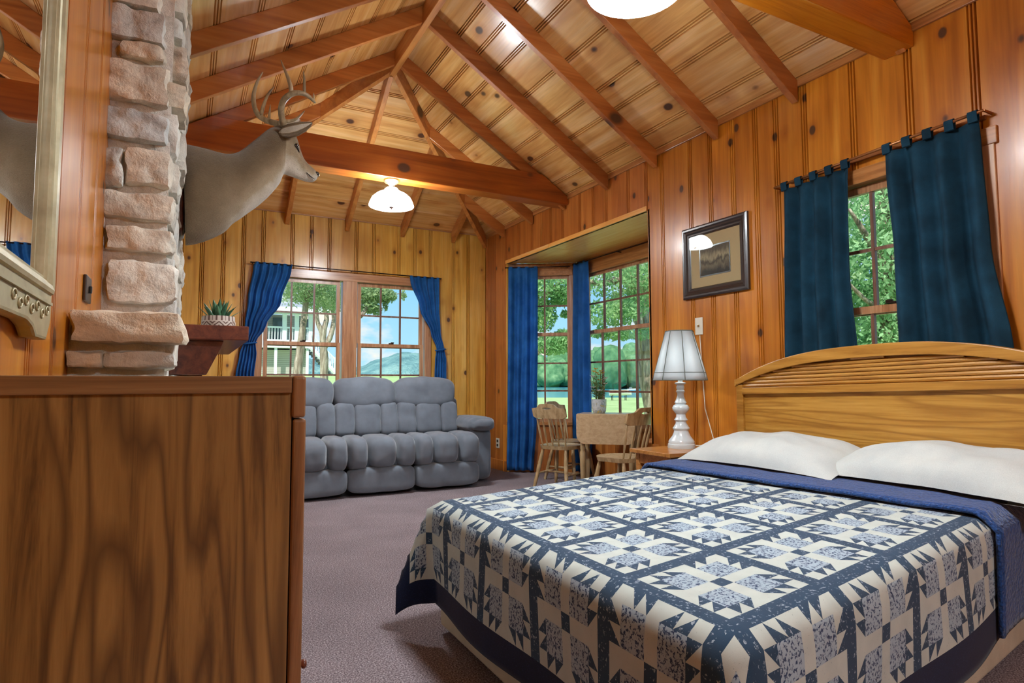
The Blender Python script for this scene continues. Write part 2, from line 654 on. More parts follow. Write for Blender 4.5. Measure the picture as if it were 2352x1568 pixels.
# ---- back wall
wb = MB()
BW0, BW1, BZ0, BZ1 = 0.713, 2.749, 0.50, 2.40     # window hole
wb.box((XL - 0.15, YB + 0.02, 0), (BW0, YB + 0.15, 3.4))
wb.box((BW1, YB + 0.02, 0), (XR + 0.15, YB + 0.15, 3.4))
wb.box((BW0, YB + 0.02, 0), (BW1, YB + 0.15, BZ0))
wb.box((BW0, YB + 0.02, BZ1), (BW1, YB + 0.15, 3.4))
wall_back = tag(wb.build('wall_back', 'wall_back'), 'golden knotty pine back wall of upright boards behind the sofa', kind='structure')
bj = [XL, -0.12, 0.086, 0.298, 0.504, BW0, 1.031, 1.248, 1.457, 1.781, 2.0, 2.326, 2.536, BW1, 3.073, 3.284, XR]
for a, b in zip(bj[:-1], bj[1:]):
    inside = a >= BW0 - 1e-6 and b <= BW1 + 1e-6
    for z0, z1 in ([(0, BZ0), (BZ1, WALLTOP)] if inside else [(0, WALLTOP)]):
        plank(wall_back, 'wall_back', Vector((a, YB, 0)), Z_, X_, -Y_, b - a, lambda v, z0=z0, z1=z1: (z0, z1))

# ---- right wall
RW = (4.185, 6.92, 2.617)                          # bay opening
W4 = (1.60, 2.593, 0.80, 2.37)                     # bedroom window hole
wr = MB()
wr.box((XR + 0.02, 6.92, 0), (XR + 0.15, YB + 0.15, 3.3))
wr.box((XR + 0.02, RW[0], RW[2] + 0.045), (XR + 0.15, 6.92, 3.3))
wr.box((XR + 0.02, W4[1], 0), (XR + 0.15, RW[0], 3.3))
wr.box((XR + 0.02, YF - 0.15, 0), (XR + 0.15, W4[0], 3.3))
wr.box((XR + 0.02, W4[0], 0), (XR + 0.15, W4[1], W4[2]))
wr.box((XR + 0.02, W4[0], W4[3]), (XR + 0.15, W4[1], 3.3))
wall_right = tag(wr.build('wall_right', 'wall_side'), 'orange knotty pine wall of upright boards behind the bed', kind='structure')
rj = [YB, 7.465, 7.223, 6.92, 6.577, 6.246, 6.019, 5.809, 5.565, 5.23, 4.996, 4.773, 4.434, 4.185, 3.977, 3.64, 3.425, 3.2, 2.99, 2.814, 2.593, 2.258, 1.927, 1.6, 1.29, 1.0, 0.7, 0.42, 0.1, -0.2, -0.5, -0.85, -1.2, -1.5, -1.8, -2.2, -2.6, YF]
for b, a in zip(rj[:-1], rj[1:]):
    if a >= RW[0] - 1e-6 and b <= RW[1] + 1e-6:
        segs = [(RW[2], WALLTOP)]
    elif a >= W4[0] - 1e-6 and b <= W4[1] + 1e-6:
        segs = [(0, W4[2]), (W4[3], WALLTOP)]
    else:
        segs = [(0, WALLTOP)]
    for z0, z1 in segs:
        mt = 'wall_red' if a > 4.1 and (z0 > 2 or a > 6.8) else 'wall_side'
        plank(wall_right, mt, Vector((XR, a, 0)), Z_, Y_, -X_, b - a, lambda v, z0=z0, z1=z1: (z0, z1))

# ---- left wall
wl = MB()
wl.box((XL - 0.15, YF - 0.15, 0), (XL - 0.02, YB + 0.15, 3.3))
wall_left = tag(wl.build('wall_left', 'wall_side'), 'knotty pine wall of upright boards behind the mirror and chimney', kind='structure')
lj = jitter_widths(YF, 0.9, 0.25, 0.34) + [1.22, 1.55, 1.80, 2.12, 2.44, 2.70, 3.0] + jitter_widths(3.3, YB)
for a, b in zip(lj[:-1], lj[1:]):
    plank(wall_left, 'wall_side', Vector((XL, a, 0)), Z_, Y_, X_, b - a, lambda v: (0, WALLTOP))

# ---- wall behind the camera
wf = MB()
wf.box((XL - 0.15, YF - 0.15, 0), (XR + 0.15, YF - 0.02, 4.4))
wall_front = tag(wf.build('wall_front', 'wall_side'), 'pine wall behind the camera', kind='structure')
_fj = jitter_widths(XL, XR, 0.28, 0.4)
for a, b in zip(_fj[:-1], _fj[1:]):
    plank(wall_front, 'wall_side', Vector((a, YF, 0)), Z_, X_, Y_, b - a, lambda v: (0, WALLTOP))

# ---- ceiling: solid roof deck plus boards, rafters, hips, ridge
zt = lambda x: ZE + S * (min(XR - x, x - (2 * XC - XR)))
cl = MB()
XE2 = 2 * XC - XR                                   # left eave
PY = YB - (XR - XC)                                 # plan position of the hip point
ZP = ZE + S * (XR - XC)
t_ = 0.03
e = 0.45                                            # eaves run on outside
E0 = ZE - S * e
pts = [(XR + e, YF - 0.3, E0), (XR + e, YB + e, E0), (XE2 - e, YB + e, E0), (XE2 - e, YF - 0.3, E0), (XC, YF - 0.3, ZP), (XC, PY, ZP)]
lo = [Vector(p) + Vector((0, 0, 0.026)) for p in pts]
hi = [Vector(p) + Vector((0, 0, 0.16)) for p in pts]
cl.add(lo + hi, [(0, 1, 5, 4), (1, 2, 5), (2, 3, 4, 5), (6, 10, 11, 7), (7, 11, 8), (8, 11, 10, 9), (0, 6, 7, 1), (1, 7, 8, 2), (2, 8, 9, 3), (0, 4, 10, 6), (4, 3, 9, 10)])
ceiling = tag(cl.build('ceiling', 'ceil_y'), 'vaulted knotty pine board ceiling with exposed rafters and a hipped far end', kind='structure')
LV = (XR - XC) * SN
cj = [0.0, 0.188, 0.516, 0.731, 1.083, 1.411, 1.631, 1.846, LV]
VR, NR = Vector((-1, 0, S)) / SN, Vector((-S, 0, -1)) / SN
VL, NL = Vector((1, 0, S)) / SN, Vector((S, 0, -1)) / SN
VB, NB = Vector((0, -1, S)) / SN, Vector((0, -S, -1)) / SN
for a, b in zip(cj[:-1], cj[1:]):
    plank(ceiling, 'ceil_y', Vector((XR, 0, ZE)) + VR * a, Y_, VR, NR, b - a, lambda v, a=a: (YF, YB - (a + v) / SN), name='board')
for a, b in zip([-0.12, 0.10, 0.33, 0.62, 0.9, 1.14, 1.4, 1.66, 1.9], [0.10, 0.33, 0.62, 0.9, 1.14, 1.4, 1.66, 1.9, LV]):
    plank(ceiling, 'ceil_y', Vector((XE2, 0, ZE)) + VL * a, Y_, VL, NL, b - a, lambda v, a=a: (YF, YB - (a + v) / SN), name='board')
for a, b in zip([0, 0.28, 0.50, 0.79, 1.07, 1.31, 1.55, 1.79, 2.0], [0.28, 0.50, 0.79, 1.07, 1.31, 1.55, 1.79, 2.0, LV]):
    plank(ceiling, 'ceil_x', Vector((0, YB, ZE)) + VB * a, X_, VB, NB, b - a, lambda v, a=a: (XE2 + (a + v) / SN, XR - (a + v) / SN), name='board')

RD, RT = 0.145, 0.05                                # rafter depth (vertical) and thickness


def rafter(poly, y0, axis='x'):
    m = MB()
    if axis == 'x':
        m.prism(poly, Vector((0, y0, 0)), X_, Z_, Y_, 0, RT)
        return m.build('rafter', 'raf_x', ceiling, bevel=0.003, segs=1)
    m.prism(poly, Vector((y0, 0, 0)), Y_, Z_, X_, 0, RT)
    return m.build('rafter', 'raf_y', ceiling, bevel=0.003, segs=1)


rys = [4.729 + 0.697 * k for k in range(-11, 1)] + [5.50]
for y in rys + [6.20, 6.93]:
    xh = max(XC + 0.02, XR - (YB - y - RT / 2) + 0.0) if y > PY - 0.1 else XC + 0.02
    for sg in (1, -1):
        mx_ = (lambda x: x) if sg > 0 else (lambda x: 2 * XC - x)
        x0 = XR - 0.015
        if sg < 0:
            x0 = XR + 0.07
        f0, f1 = ZE + S * (XR - x0), ZE + S * (XR - xh)
        if xh > x0 - 0.1:
            continue
        rafter([(mx_(x0), f0 - RD), (mx_(x0), f0), (mx_(xh), f1), (mx_(xh), f1 - RD)], y)
for x in (XC - 2 * 0.697 - 0.025, XC - 0.697 - 0.025, XC - 0.025, XC + 0.697 - 0.025, XC + 2 * 0.697 - 0.025):
    yh = YB - min(XR - x, x - XE2) + 0.03
    yh = max(yh, PY)
    y0 = YB - 0.015
    f0, f1 = ZE + S * (YB - y0), ZE + S * (YB - yh)
    rafter([(y0, f0 - RD), (y0, f0), (yh, f1), (yh, f1 - RD)], x, 'y')
for sg in (1, -1):                                   # hips
    A = Vector((XC + sg * (XR - XC), YB, ZE))
    B = Vector((XC, PY, ZP))
    U = (Vector((A.x - B.x, A.y - B.y, 0))).normalized()
    Ln = math.hypot(A.x - B.x, A.y - B.y)
    W = Vector((-U.y, U.x, 0))
    m = MB()
    m.prism([(0, 0), (Ln - 0.02, ZE - ZP), (Ln - 0.02, ZE - ZP - 0.16), (0, -0.16)], B - W * 0.025, U, Z_, W, 0, 0.05)
    m.build('hip_rafter', 'raf_y', ceiling, bevel=0.003, segs=1)
m = MB()
m.box((XC - 0.028, YF, ZP - 0.185), (XC + 0.028, PY + 0.02, ZP - 0.005))
m.build('ridge_board', 'raf_y', ceiling, bevel=0.003, segs=1)


def tie_beam(y0, y1, z0, h, mat, label):
    zr = z0 + h
    k = (zr - (ZE - 0.012)) / S
    m = MB()
    m.prism([(XL, z0), (XR, z0), (XR, ZE - 0.012), (XR - k, zr), (XE2 + k, zr), (XL, ZE - 0.012 - S * (XE2 - XL))], Vector((0, y0, 0)), X_, Z_, Y_, 0, y1 - y0)
    o = m.build('tie_beam', mat, ceiling, bevel=0.006, segs=2)
    o['label'] = label
    return o


tie_beam(5.458, 5.635, 3.005, 0.28, 'beam', 'dark stained tie beam carrying the far ceiling lamp')
tie_beam(1.905, 2.075, 2.980, 0.28, 'beam_orange', 'orange varnished tie beam above the bed')
tie_beam(-1.66, -1.49, 2.965, 0.28, 'beam_orange', 'orange varnished tie beam added behind the camera for the added lamp')  # unseen beam, added to hang the extra lamp from

# wall-top mouldings
m = MB()
m.box((XR - 0.018, YF, WALLTOP - 0.055), (XR, YB, WALLTOP))
tag(m.build('trim_1', 'trim_y', bevel=0.004), 'thin moulding along the top of the right wall', kind='structure')
m = MB()
m.box((XL, YB - 0.018, WALLTOP - 0.02), (XR, YB, WALLTOP + 0.03))
tag(m.build('trim_2', 'trim_x', bevel=0.004), 'thin moulding along the top of the back wall', kind='structure')
# baseboards
m = MB()
m.box((XR - 0.018, 6.92, 0), (XR, YB, 0.13))
tag(m.build('baseboard_right', 'wall_red', bevel=0.004), 'reddish baseboard beside the bay', kind='structure')
m = MB()
m.box((XL, YB - 0.018, 0), (XR, YB, 0.13))
tag(m.build('baseboard_back', 'trim_x', bevel=0.004), 'pine baseboard along the back wall', kind='structure')


# ------------------------------------------------------------------ windows
def sash(win, O, U, N, u0, u1, z0, z1, cols, rows, n, stile=0.045, th=0.035, lower=0.0, ucols=None):
    """sash frame with muntins and panes; glass spans u0..u1, z0..z1 (u along U, n = room-side face)"""
    zb = stile + lower
    m = MB()
    m.obox(O, U, Z_, N, u0 - stile, u0, z0 - zb, z1 + stile, n - th, n)
    m.obox(O, U, Z_, N, u1, u1 + stile, z0 - zb, z1 + stile, n - th, n)
    m.obox(O, U, Z_, N, u0, u1, z0 - zb, z0, n - th, n)
    m.obox(O, U, Z_, N, u0, u1, z1, z1 + stile, n - th, n)
    sh = m.build('sash', 'trim_z', win)
    us = ucols or [u0 + (u1 - u0) * k / cols for k in range(cols + 1)]
    zs = [z0 + (z1 - z0) * k / rows for k in range(rows + 1)]
    h = 0.010
    for u in us[1:-1]:
        m = MB()
        m.obox(O, U, Z_, N, u - h, u + h, z0, z1, n - th + 0.006, n - 0.006)
        m.build('muntin', 'muntin', sh)
    for z in zs[1:-1]:
        m = MB()
        m.obox(O, U, Z_, N, u0, u1, z - h, z + h, n - th + 0.009, n - 0.009)
        m.build('muntin', 'muntin', sh)
    for a, b in zip(us[:-1], us[1:]):
        for c, d in zip(zs[:-1], zs[1:]):
            m = MB()
            m.obox(O, U, Z_, N, a, b, c, d, n - th * 0.5 - 0.002, n - th * 0.5 + 0.001)
            m.build('pane', 'glass', sh)
    return sh


def casing_box(win, O, U, N, u0, u1, z0, z1, n0, n1, mat='trim_z', name='casing'):
    m = MB()
    m.obox(O, U, Z_, N, u0, u1, z0, z1, n0, n1)
    return m.build(name, mat, win, bevel=0.004, segs=2)


def latch(win, O, U, N, u, z, n):
    m = MB()
    m.obox(O, U, Z_, N, u - 0.03, u + 0.03, z, z + 0.012, n - 0.02, n + 0.01)
    m.obox(O, U, Z_, N, u - 0.006, u + 0.035, z + 0.012, z + 0.024, n - 0.008, n + 0.004)
    m.build('sash_lock', 'rod_dark', win, bevel=0.003, segs=1)


# window 1: pair of double-hung windows in the back wall
O1 = Vector((0, YB, 0))
win1 = structure('window_1', 'pair of double hung windows with small panes behind the sofa', (1.73, YB, 0.5))
for u0, u1 in ((0.80, 1.576), (1.875, 2.63)):
    sash(win1, O1, X_, -Y_, u0, u1, 1.585, 2.30, 3, 2, -0.035, stile=0.042)
    sash(win1, O1, X_, -Y_, u0, u1, 0.86, 1.552, 3, 2, 0.0, stile=0.042, lower=0.03)
    latch(win1, O1, X_, -Y_, (u0 + u1) / 2, 1.594, 0.0)
casing_box(win1, O1, X_, -Y_, 0.655, 0.742, 0.70, 2.36, -0.10, 0.02)
casing_box(win1, O1, X_, -Y_, 2.69, 2.775, 0.70, 2.36, -0.10, 0.02)
casing_box(win1, O1, X_, -Y_, 1.64, 1.815, 0.70, 2.36, -0.10, 0.02, name='mullion')
casing_box(win1, O1, X_, -Y_, 0.64, 2.79, 2.345, 2.445, -0.10, 0.024, 'trim_x')
casing_box(win1, O1, X_, -Y_, 0.62, 2.81, 0.70, 0.76, -0.10, 0.06, 'trim_x', 'sill')
casing_box(win1, O1, X_, -Y_, 0.655, 2.775, 0.50, 0.70, -0.10, 0.018, 'trim_x', 'apron')

# bay: plan corners (room side faces of the window walls)
A0, A1 = Vector((3.56, 6.92, 0)), Vector((4.30, 6.42, 0))
B1, B0 = Vector((4.30, 4.68, 0)), Vector((3.56, 4.185, 0))


def frame_of(a, b):
    U = (b - a).normalized()
    N = Vector((-U.y, U.x, 0))
    c = Vector((3.7, 5.5, 0))
    if N.dot(c - a) < 0:
        N = -N
    return U, N, (b - a).length


bay_ceil = structure('trim_3', 'glossy pine ceiling panels of the bay', (3.9, 5.5, 2.617))
for y0, y1 in ((5.86, 6.92), (4.185, 5.852)):
    poly = [(3.545, y0), (3.545, y1)]
    if y1 > 6.5:
        poly += [(4.40, 6.36), (4.40, y0)]
    else:
        poly += [(4.40, y1), (4.40, 4.74)]
    m = MB()
    m.prism(poly, Vector((0, 0, 0)), X_, Y_, Z_, 2.617, 2.66)
    m.build('ceiling_panel', 'bay_panel', bay_ceil, bevel=0.002, segs=1)
wall_bay = structure('wall_bay', 'pine walls of the bay under and around the windows', (4.0, 5.5, 0))
for a, b, nm, lab, u0, u1, cols, z0, z1 in (
        (A0, A1, 'window_2', 'narrow angled bay window half hidden by a blue curtain', 0.20, 0.768, 2, 0.66, 2.42),
        (A1, B1, 'window_3', 'wide front bay window of many small panes behind the dining table', 0.185, 1.555, 5, 0.66, 2.40),
        (B1, B0, 'window_4', 'narrow angled bay window hidden by the bedroom wall', 0.10, 0.72, 2, 0.66, 2.42)):
    U, N, Ln = frame_of(a, b)
    win = structure(nm, lab, ((a + b) / 2)[:])
    uc = None
    if nm == 'window_3':
        uc = [6.42 - y for y in (6.235, 5.922, 5.609, 5.302, 4.995, 4.865)]
        u0, u1 = uc[0], uc[-1]
    zm = 1.712
    zs_ = (z1 - zm)
    sash(win, a, U, N, u0, u1, zm + 0.018, z1, cols, 2, -0.04, stile=0.04, ucols=uc)
    sash(win, a, U, N, u0, u1, z0, zm - 0.018, cols, 3, -0.006, stile=0.04, lower=0.02, ucols=uc)
    casing_box(win, a, U, N, 0.0, u0 - 0.035, 0.0, 2.617, -0.10, 0.0)
    casing_box(win, a, U, N, u1 + 0.035, Ln, 0.0, 2.617, -0.10, 0.0)
    casing_box(win, a, U, N, u0 - 0.07, u1 + 0.07, z1 + 0.035, z1 + 0.10, -0.10, 0.016, 'trim_y')
    casing_box(win, a, U, N, 0.0, Ln, z1 + 0.10, 2.617, -0.10, 0.0, 'trim_y')
    casing_box(win, a, U, N, 0.0, Ln, z0 - 0.08, z0 - 0.04, -0.10, 0.025, 'trim_y', 'sill')
    # boards under the sill
    nb = max(2, int(Ln / 0.24))
    for k in range(nb):
        plank(wall_bay, 'wall_red', a + U * (Ln * k / nb), Z_, U, N, Ln / nb, lambda v: (0, z0 - 0.08))
    m = MB()
    m.obox(a, U, Z_, N, -0.05, Ln + 0.05, 0, z0 - 0.08, -0.12, -0.02)
    m.build('wall_backing', 'wall_side', wall_bay)
# pale jamb board at the left edge of the bay opening, header edge
m = MB()
m.box((XR + 0.0, 6.905, 0), (XR + 0.06, 6.925, 2.617))
tag(m.build('trim_4', 'wall_back', bevel=0.002), 'pale pine jamb board at the bay opening', kind='structure')
m = MB()
m.box((XR, 4.16, 0), (XR + 0.14, 4.19, 2.63))
tag(m.build('trim_5', 'wall_side', bevel=0.002), 'pine jamb board at the near side of the bay opening', kind='structure')
m = MB()
m.prism([(3.72, 4.1), (4.5, 4.5), (4.5, 6.6), (3.72, 7.0)], Vector((0, 0, 0)), X_, Y_, Z_, 2.665, 2.75)
tag(m.build('trim_6', 'wall_side'), 'roof boards over the bay', kind='structure')

# window 5: bedroom window behind the headboard
O5 = Vector((XR, 0, 0))
win5 = structure('window_5', 'double hung window between dark curtains above the headboard', (XR, 2.09, 0.8))
sash(win5, O5, Y_, -X_, 1.685, 2.487, 1.545, 2.245, 3, 2, -0.045, stile=0.045)
sash(win5, O5, Y_, -X_, 1.685, 2.487, 0.86, 1.505, 3, 2, -0.01, stile=0.045, lower=0.03)
latch(win5, O5, Y_, -X_, 2.10, 1.552, -0.01)
casing_box(win5, O5, Y_, -X_, 2.535, 2.63, 0.78, 2.30, -0.12, 0.012)
casing_box(win5, O5, Y_, -X_, 1.545, 1.64, 0.78, 2.30, -0.12, 0.012)
casing_box(win5, O5, Y_, -X_, 1.53, 2.645, 2.295, 2.385, -0.12, 0.016, 'trim_y')
casing_box(win5, O5, Y_, -X_, 1.53, 2.645, 0.77, 0.815, -0.12, 0.05, 'trim_y', 'sill')
# ------------------------------------------------------------------ sofa
sofa = tag(empty('reclining_sofa', (1.76, 6.6, 0)), 'grey three seat reclining sofa with tufted channels under the back windows', 'sofa')


def crease(q, h, n, depth):
    return q


def pad(name, parent, c, h, e=4.0, n=12, nz=0.006, nsc=9.0, R=None, seed=0.0, fn=None, mat='sofa'):
    m = MB()
    m.puff(c, h, e, n, nz, nsc, R, seed, fn)
    return m.build(name, mat, parent, smooth=True)


bx = [0.72, 1.40, 2.085, 2.80]
Rx = lambda a: Matrix.Rotation(a, 3, 'X')
for i in range(3):
    x0, x1 = bx[i], bx[i + 1]
    xc, hw = (x0 + x1) / 2, (x1 - x0) / 2
    # foot-rest panel with gathered wrinkles
    def gather(q, hw=hw):
        t = q.x / hw
        z = q.z
        amp = 0.008 * max(0.0, z / 0.13) if z > 0 else 0.0
        return Vector((q.x, q.y + (-amp * math.sin(t * 38 + math.sin(t * 7) * 2) if q.y < 0 else 0), q.z))
    fr = pad('footrest', sofa, (xc, 6.14, 0.155), (hw - 0.004, 0.11, 0.125), 5.0, 26, 0.006, 8, seed=i * 3.1, fn=gather)
    # seat: three padded channels
    seat = pad('seat', sofa, (xc, 6.42, 0.38), (hw - 0.01, 0.30, 0.13), 6.0, 8, 0.0)
    cw = [0.285, 0.43, 0.285] if i < 2 else [0.27, 0.40, 0.33]
    px = x0
    for k in range(3):
        wd = (x1 - x0) * cw[k]
        pad('seat_channel', seat, (px + wd / 2, 6.30, 0.415), (wd / 2 + 0.004, 0.30, 0.165), 3.6, 14, 0.007, 10, seed=i * 5 + k)
        px += wd
    # back: head pad above three lower channels, leaning back
    R = Rx(-0.20)
    back = pad('backrest', sofa, (xc, 6.96, 0.80), (hw - 0.01, 0.13, 0.34), 5.0, 8, 0.0, R=R)
    bw = hw + (0.0 if i != 2 else 0.02)
    pad('head_pad', back, (xc - (0.01 if i == 2 else 0), 6.87, 0.985), (bw + 0.004, 0.155, 0.185), 3.6, 22, 0.018, 6, R=R, seed=i * 7 + 1)
    px = x0
    for k in range(3):
        wd = (x1 - x0) * [0.30, 0.42, 0.28][k]
        pad('back_channel', back, (px + wd / 2, 6.80, 0.70), (wd / 2 + 0.002, 0.13, 0.18), 6.5, 14, 0.009, 9, R=R, seed=i * 9 + k + 40)
        px += wd
for sg, xa, xb in ((1, 2.80, 3.07), (-1, 0.45, 0.72)):
    am = pad('arm', sofa, ((xa + xb) / 2, 6.72, 0.325), ((xb - xa) / 2, 0.42, 0.31), 7.0, 12, 0.004, 6, seed=xa)
    def roll(q):
        return Vector((q.x, q.y, q.z + 0.008 * math.sin(q.y * 60) * (1 if q.y < -0.2 else 0.2)))
    pad('arm_pad', am, ((xa + xb) / 2 + 0.0 * sg, 6.60, 0.645), ((xb - xa) / 2 + 0.035, 0.42, 0.085), 2.8, 22, 0.010, 9, seed=xa + 3, fn=roll)
m = MB()
m.box((0.75, 6.22, 0.0), (2.78, 7.15, 0.10))
m.build('base', 'sofa_dark', sofa)
pad('back_panel', sofa, (1.76, 7.12, 0.55), (1.2, 0.07, 0.48), 8.0, 10, 0.0)

# ------------------------------------------------------------------ dresser (chest of drawers)
DY0, DY1, DX0, DX1, DZ = 1.10, 1.72, -0.275, 0.158, 1.113
dr = tag(empty('dresser', (-0.05, 1.4, 0)), 'tall oak chest of drawers in the left foreground, side panel toward the camera', 'dresser')
m = MB()
m.box((DX0, DY0 + 0.004, 0.05), (DX1, DY1, DZ - 0.026))
m.build('side_panel', 'dresser_side', dr)
m = MB()
m.box((DX0, DY0 - 0.004, DZ - 0.028), (DX1 - 0.001, DY1 + 0.006, DZ))
m.build('top_edge', 'dresser_edge', dr, bevel=0.002, segs=2)
m = MB()
m.box((DX1, DY0 - 0.004, DZ - 0.070), (DX1 + 0.022, DY1 + 0.006, DZ + 0.001))
m.build('front_rail', 'dresser_front', dr, bevel=0.006, segs=3)
zd = DZ - 0.072
for k, h in enumerate((0.50, 0.49)):
    m = MB()
    m.box((DX1 + 0.002, DY0 + 0.001, zd - h + 0.003), (DX1 + 0.024, DY1 - 0.002, zd))
    d = m.build('drawer', 'dresser_front', dr, bevel=0.006, segs=3)
    for yy in (DY0 + 0.035, DY1 - 0.10):
        m = MB()
        m.lathe([(0.004, 0), (0.004, 0.004), (0.007, 0.006), (0.008, 0.010), (0.005, 0.013), (0.0, 0.0135)], (DX1 + 0.024, yy, zd - h * 0.84), 12, Matrix.Rotation(PI / 2, 3, 'Y'))
        m.build('knob', 'mantel', d, smooth=True)
    zd -= h
m = MB()
m.box((DX0 + 0.02, DY0 + 0.02, 0.0), (DX1 - 0.01, DY1 - 0.02, 0.06))
m.build('plinth', 'dresser_edge', dr)

# ------------------------------------------------------------------ bed
bed = tag(empty('bed', (2.3, 1.95, 0)), 'wide bed with arched oak headboard under the curtained window', 'bed')
SHEAR = 0.18
XF = 0.985                                            # foot edge of the bed
YN0, YN1 = 0.925, 2.70                                # near / far edge at the foot
ytop = lambda x, y: y + SHEAR * (x - 1.03)
ztop = lambda x: 0.568 + 0.030 * max(0.0, min(1.0, (x - 1.2) / 1.6))
m = MB()


def slab(m, x0, x1, ya, yb, z0, z1):
    p = [(x0, ya + SHEAR * (x0 - 1.03)), (x1, ya + SHEAR * (x1 - 1.03)), (x1, yb + SHEAR * (x1 - 1.03)), (x0, yb + SHEAR * (x0 - 1.03))]
    m.prism(p, Vector((0, 0, 0)), X_, Y_, Z_, z0, z1)


slab(m, XF + 0.05, 3.36, YN0 + 0.05, YN1 - 0.05, 0.33, 0.545)
m.build('mattress', 'sheet', bed, smooth=False, bevel=0.03, segs=3)
m = MB()
slab(m, XF + 0.045, 3.36, YN0 + 0.045, YN1 - 0.045, 0.03, 0.325)
m.build('box_spring', 'sheet', bed, bevel=0.012, segs=2)
for fx, fy in ((XF + 0.15, 1.1), (XF + 0.15, 2.5), (3.2, 1.5), (3.2, 2.85)):
    m = MB()
    m.box((fx - 0.03, fy - 0.03, 0), (fx + 0.03, fy + 0.03, 0.11))
    m.build('leg', 'slot', bed, bevel=0.004)

# headboard (built flat in y-z, then tipped a little as in the photo)
HY0, HY1, HX = 1.215, 3.085, 3.41
HT = math.radians(1.7)


def hb(m, name, mat, parent, bevel=0.004, segs=2):
    for i, v in enumerate(m.v):
        dy, dz = v.y - HY1, v.z - 1.08
        m.v[i] = Vector((v.x, HY1 + dy * math.cos(HT) + dz * math.sin(HT) * 0, v.z - dy * math.sin(HT)))
    return m.build(name, mat, parent, bevel=bevel, segs=segs)


head = empty('headboard', (HX, (HY0 + HY1) / 2, 0), parent=bed)
head.matrix_parent_inverse = wm(bed).inverted()
HM = (HY0 + HY1) / 2
arch = lambda y, z0, z1: z1 - (z1 - z0) * abs((y - HM) / ((HY1 - HY0) / 2)) ** 2.6
NA = 28
m = MB()
ys_ = [HY0 + (HY1 - HY0) * k / NA for k in range(NA + 1)]
outer = [(y, arch(y, 1.118, 1.284)) for y in ys_]
inner = [(y, arch(y, 1.078, 1.214)) for y in ys_]
vs_, fs = [], []
for (y, zo), (_, zi) in zip(outer, inner):
    vs_ += [(HX - 0.035, y, zi), (HX - 0.035, y, zo), (HX + 0.03, y, zo), (HX + 0.03, y, zi)]
for k in range(NA):
    for q in range(4):
        q2 = (q + 1) % 4
        fs.append((4 * k + q, 4 * k + q2, 4 * k + 4 + q2, 4 * k + 4 + q))
fs += [(0, 1, 2, 3), (4 * NA + 3, 4 * NA + 2, 4 * NA + 1, 4 * NA)]
m.add(vs_, fs)
hb(m, 'arched_rail', 'head_rail', head, 0.005)
for ya, yb in ((HY1 - 0.055, HY1), (HY0, HY0 + 0.055)):
    m = MB()
    m.box((HX - 0.025, ya, 0.0), (HX + 0.03, yb, 1.085))
    hb(m, 'post', 'head_rail', head)
m = MB()
m.box((HX - 0.032, HY0 + 0.04, 1.018), (HX + 0.02, HY1 - 0.055, 1.064))
hb(m, 'cross_rail', 'head_rail', head, 0.005)
m = MB()
m.box((HX - 0.006, HY0 + 0.04, 0.30), (HX + 0.014, HY1 - 0.05, 1.02))
hb(m, 'panel', 'head_y', head, 0.0)
m = MB()
bk = [(HY0 + 0.05, 1.05)] + [(y, z - 0.004) for y, z in inner if HY0 + 0.05 < y < HY1 - 0.05] + [(HY1 - 0.05, 1.05)]
m.prism([(y, z + 0.012) for y, z in bk], Vector((HX, 0, 0)), Y_, Z_, X_, 0.010, 0.018)
hb(m, 'slat_backing', 'head_rail', head, 0.0)
zs0 = 1.066
while zs0 < 1.205:
    zc = zs0 + 0.011
    # slat reaches as far as the arch is above it
    fr_ = (1.214 - zc) / (1.214 - 1.078)
    half = (HY1 - HY0) / 2 * min(1.0, max(0.0, fr_) ** (1 / 2.6)) + 0.02
    half = min(half, (HY1 - HY0) / 2 - 0.05)
    m = MB()
    m.tube([(HX - 0.004, HM - half, zc), (HX - 0.004, HM + half, zc)], 0.0118, 8)
    hb(m, 'slat', 'head_rail', head, 0.0)
    zs0 += 0.0228

# ------------------------------------------------------------------ patchwork quilt
def cloth_mat(name, base, c2, scale, thr, rough=0.9):
    mt = new_mat(name, base, rough, spec=0.15)
    t = NT(mt)
    v = t.coord()
    n1 = t.noise(v, scale, 3, 0.6, 0.4)
    col = t.ramp(n1, [(thr, base), (thr + 0.06, c2)])
    n2 = t.noise(v, 14, 2, 0.5)
    t.color(t.mix(0.5, col, t.ramp(n2, [(0.3, (0.82, 0.82, 0.84, 1)), (0.7, (1.06, 1.06, 1.06, 1))]), 'MULTIPLY'))
    t.bump(t.noise(v, 700, 2), 0.2, 0.002)
    t.p.inputs['Sheen Weight'].default_value = 0.1
    return mt


M['q_cream'] = cloth_mat('quilt_cream', lin('b6bcb4'), lin('9aa09c'), 160, 0.66)
M['q_navy'] = cloth_mat('quilt_navy_print', lin('2c4258'), lin('96a2ae'), 95, 0.60)
M['q_speck'] = cloth_mat('quilt_speckled_blue', lin('9cabb6'), lin('2c3c5a'), 120, 0.52)
M['q_border'] = cloth_mat('quilt_dark_border', lin('141d38'), lin('27345c'), 300, 0.6)
M['q_blue'] = new_mat('quilt_blue_reverse', rough=0.9, spec=0.15)
_t = NT(M['q_blue'])
_v = _t.coord((1, 1.0, 1))
_n = _t.noise(_v, 55, 2, 0.5)
_t.color(_t.ramp(_t.noise(_v, 120, 3), [(0.3, lin('132a52')), (0.7, lin('2c5290'))]))
_t.bump(_n, 0.9, 0.012)
_t.p.inputs['Sheen Weight'].default_value = 0.25

ER = 0.055                                            # rounding of the bed edge
CA = PI / 2 * ER


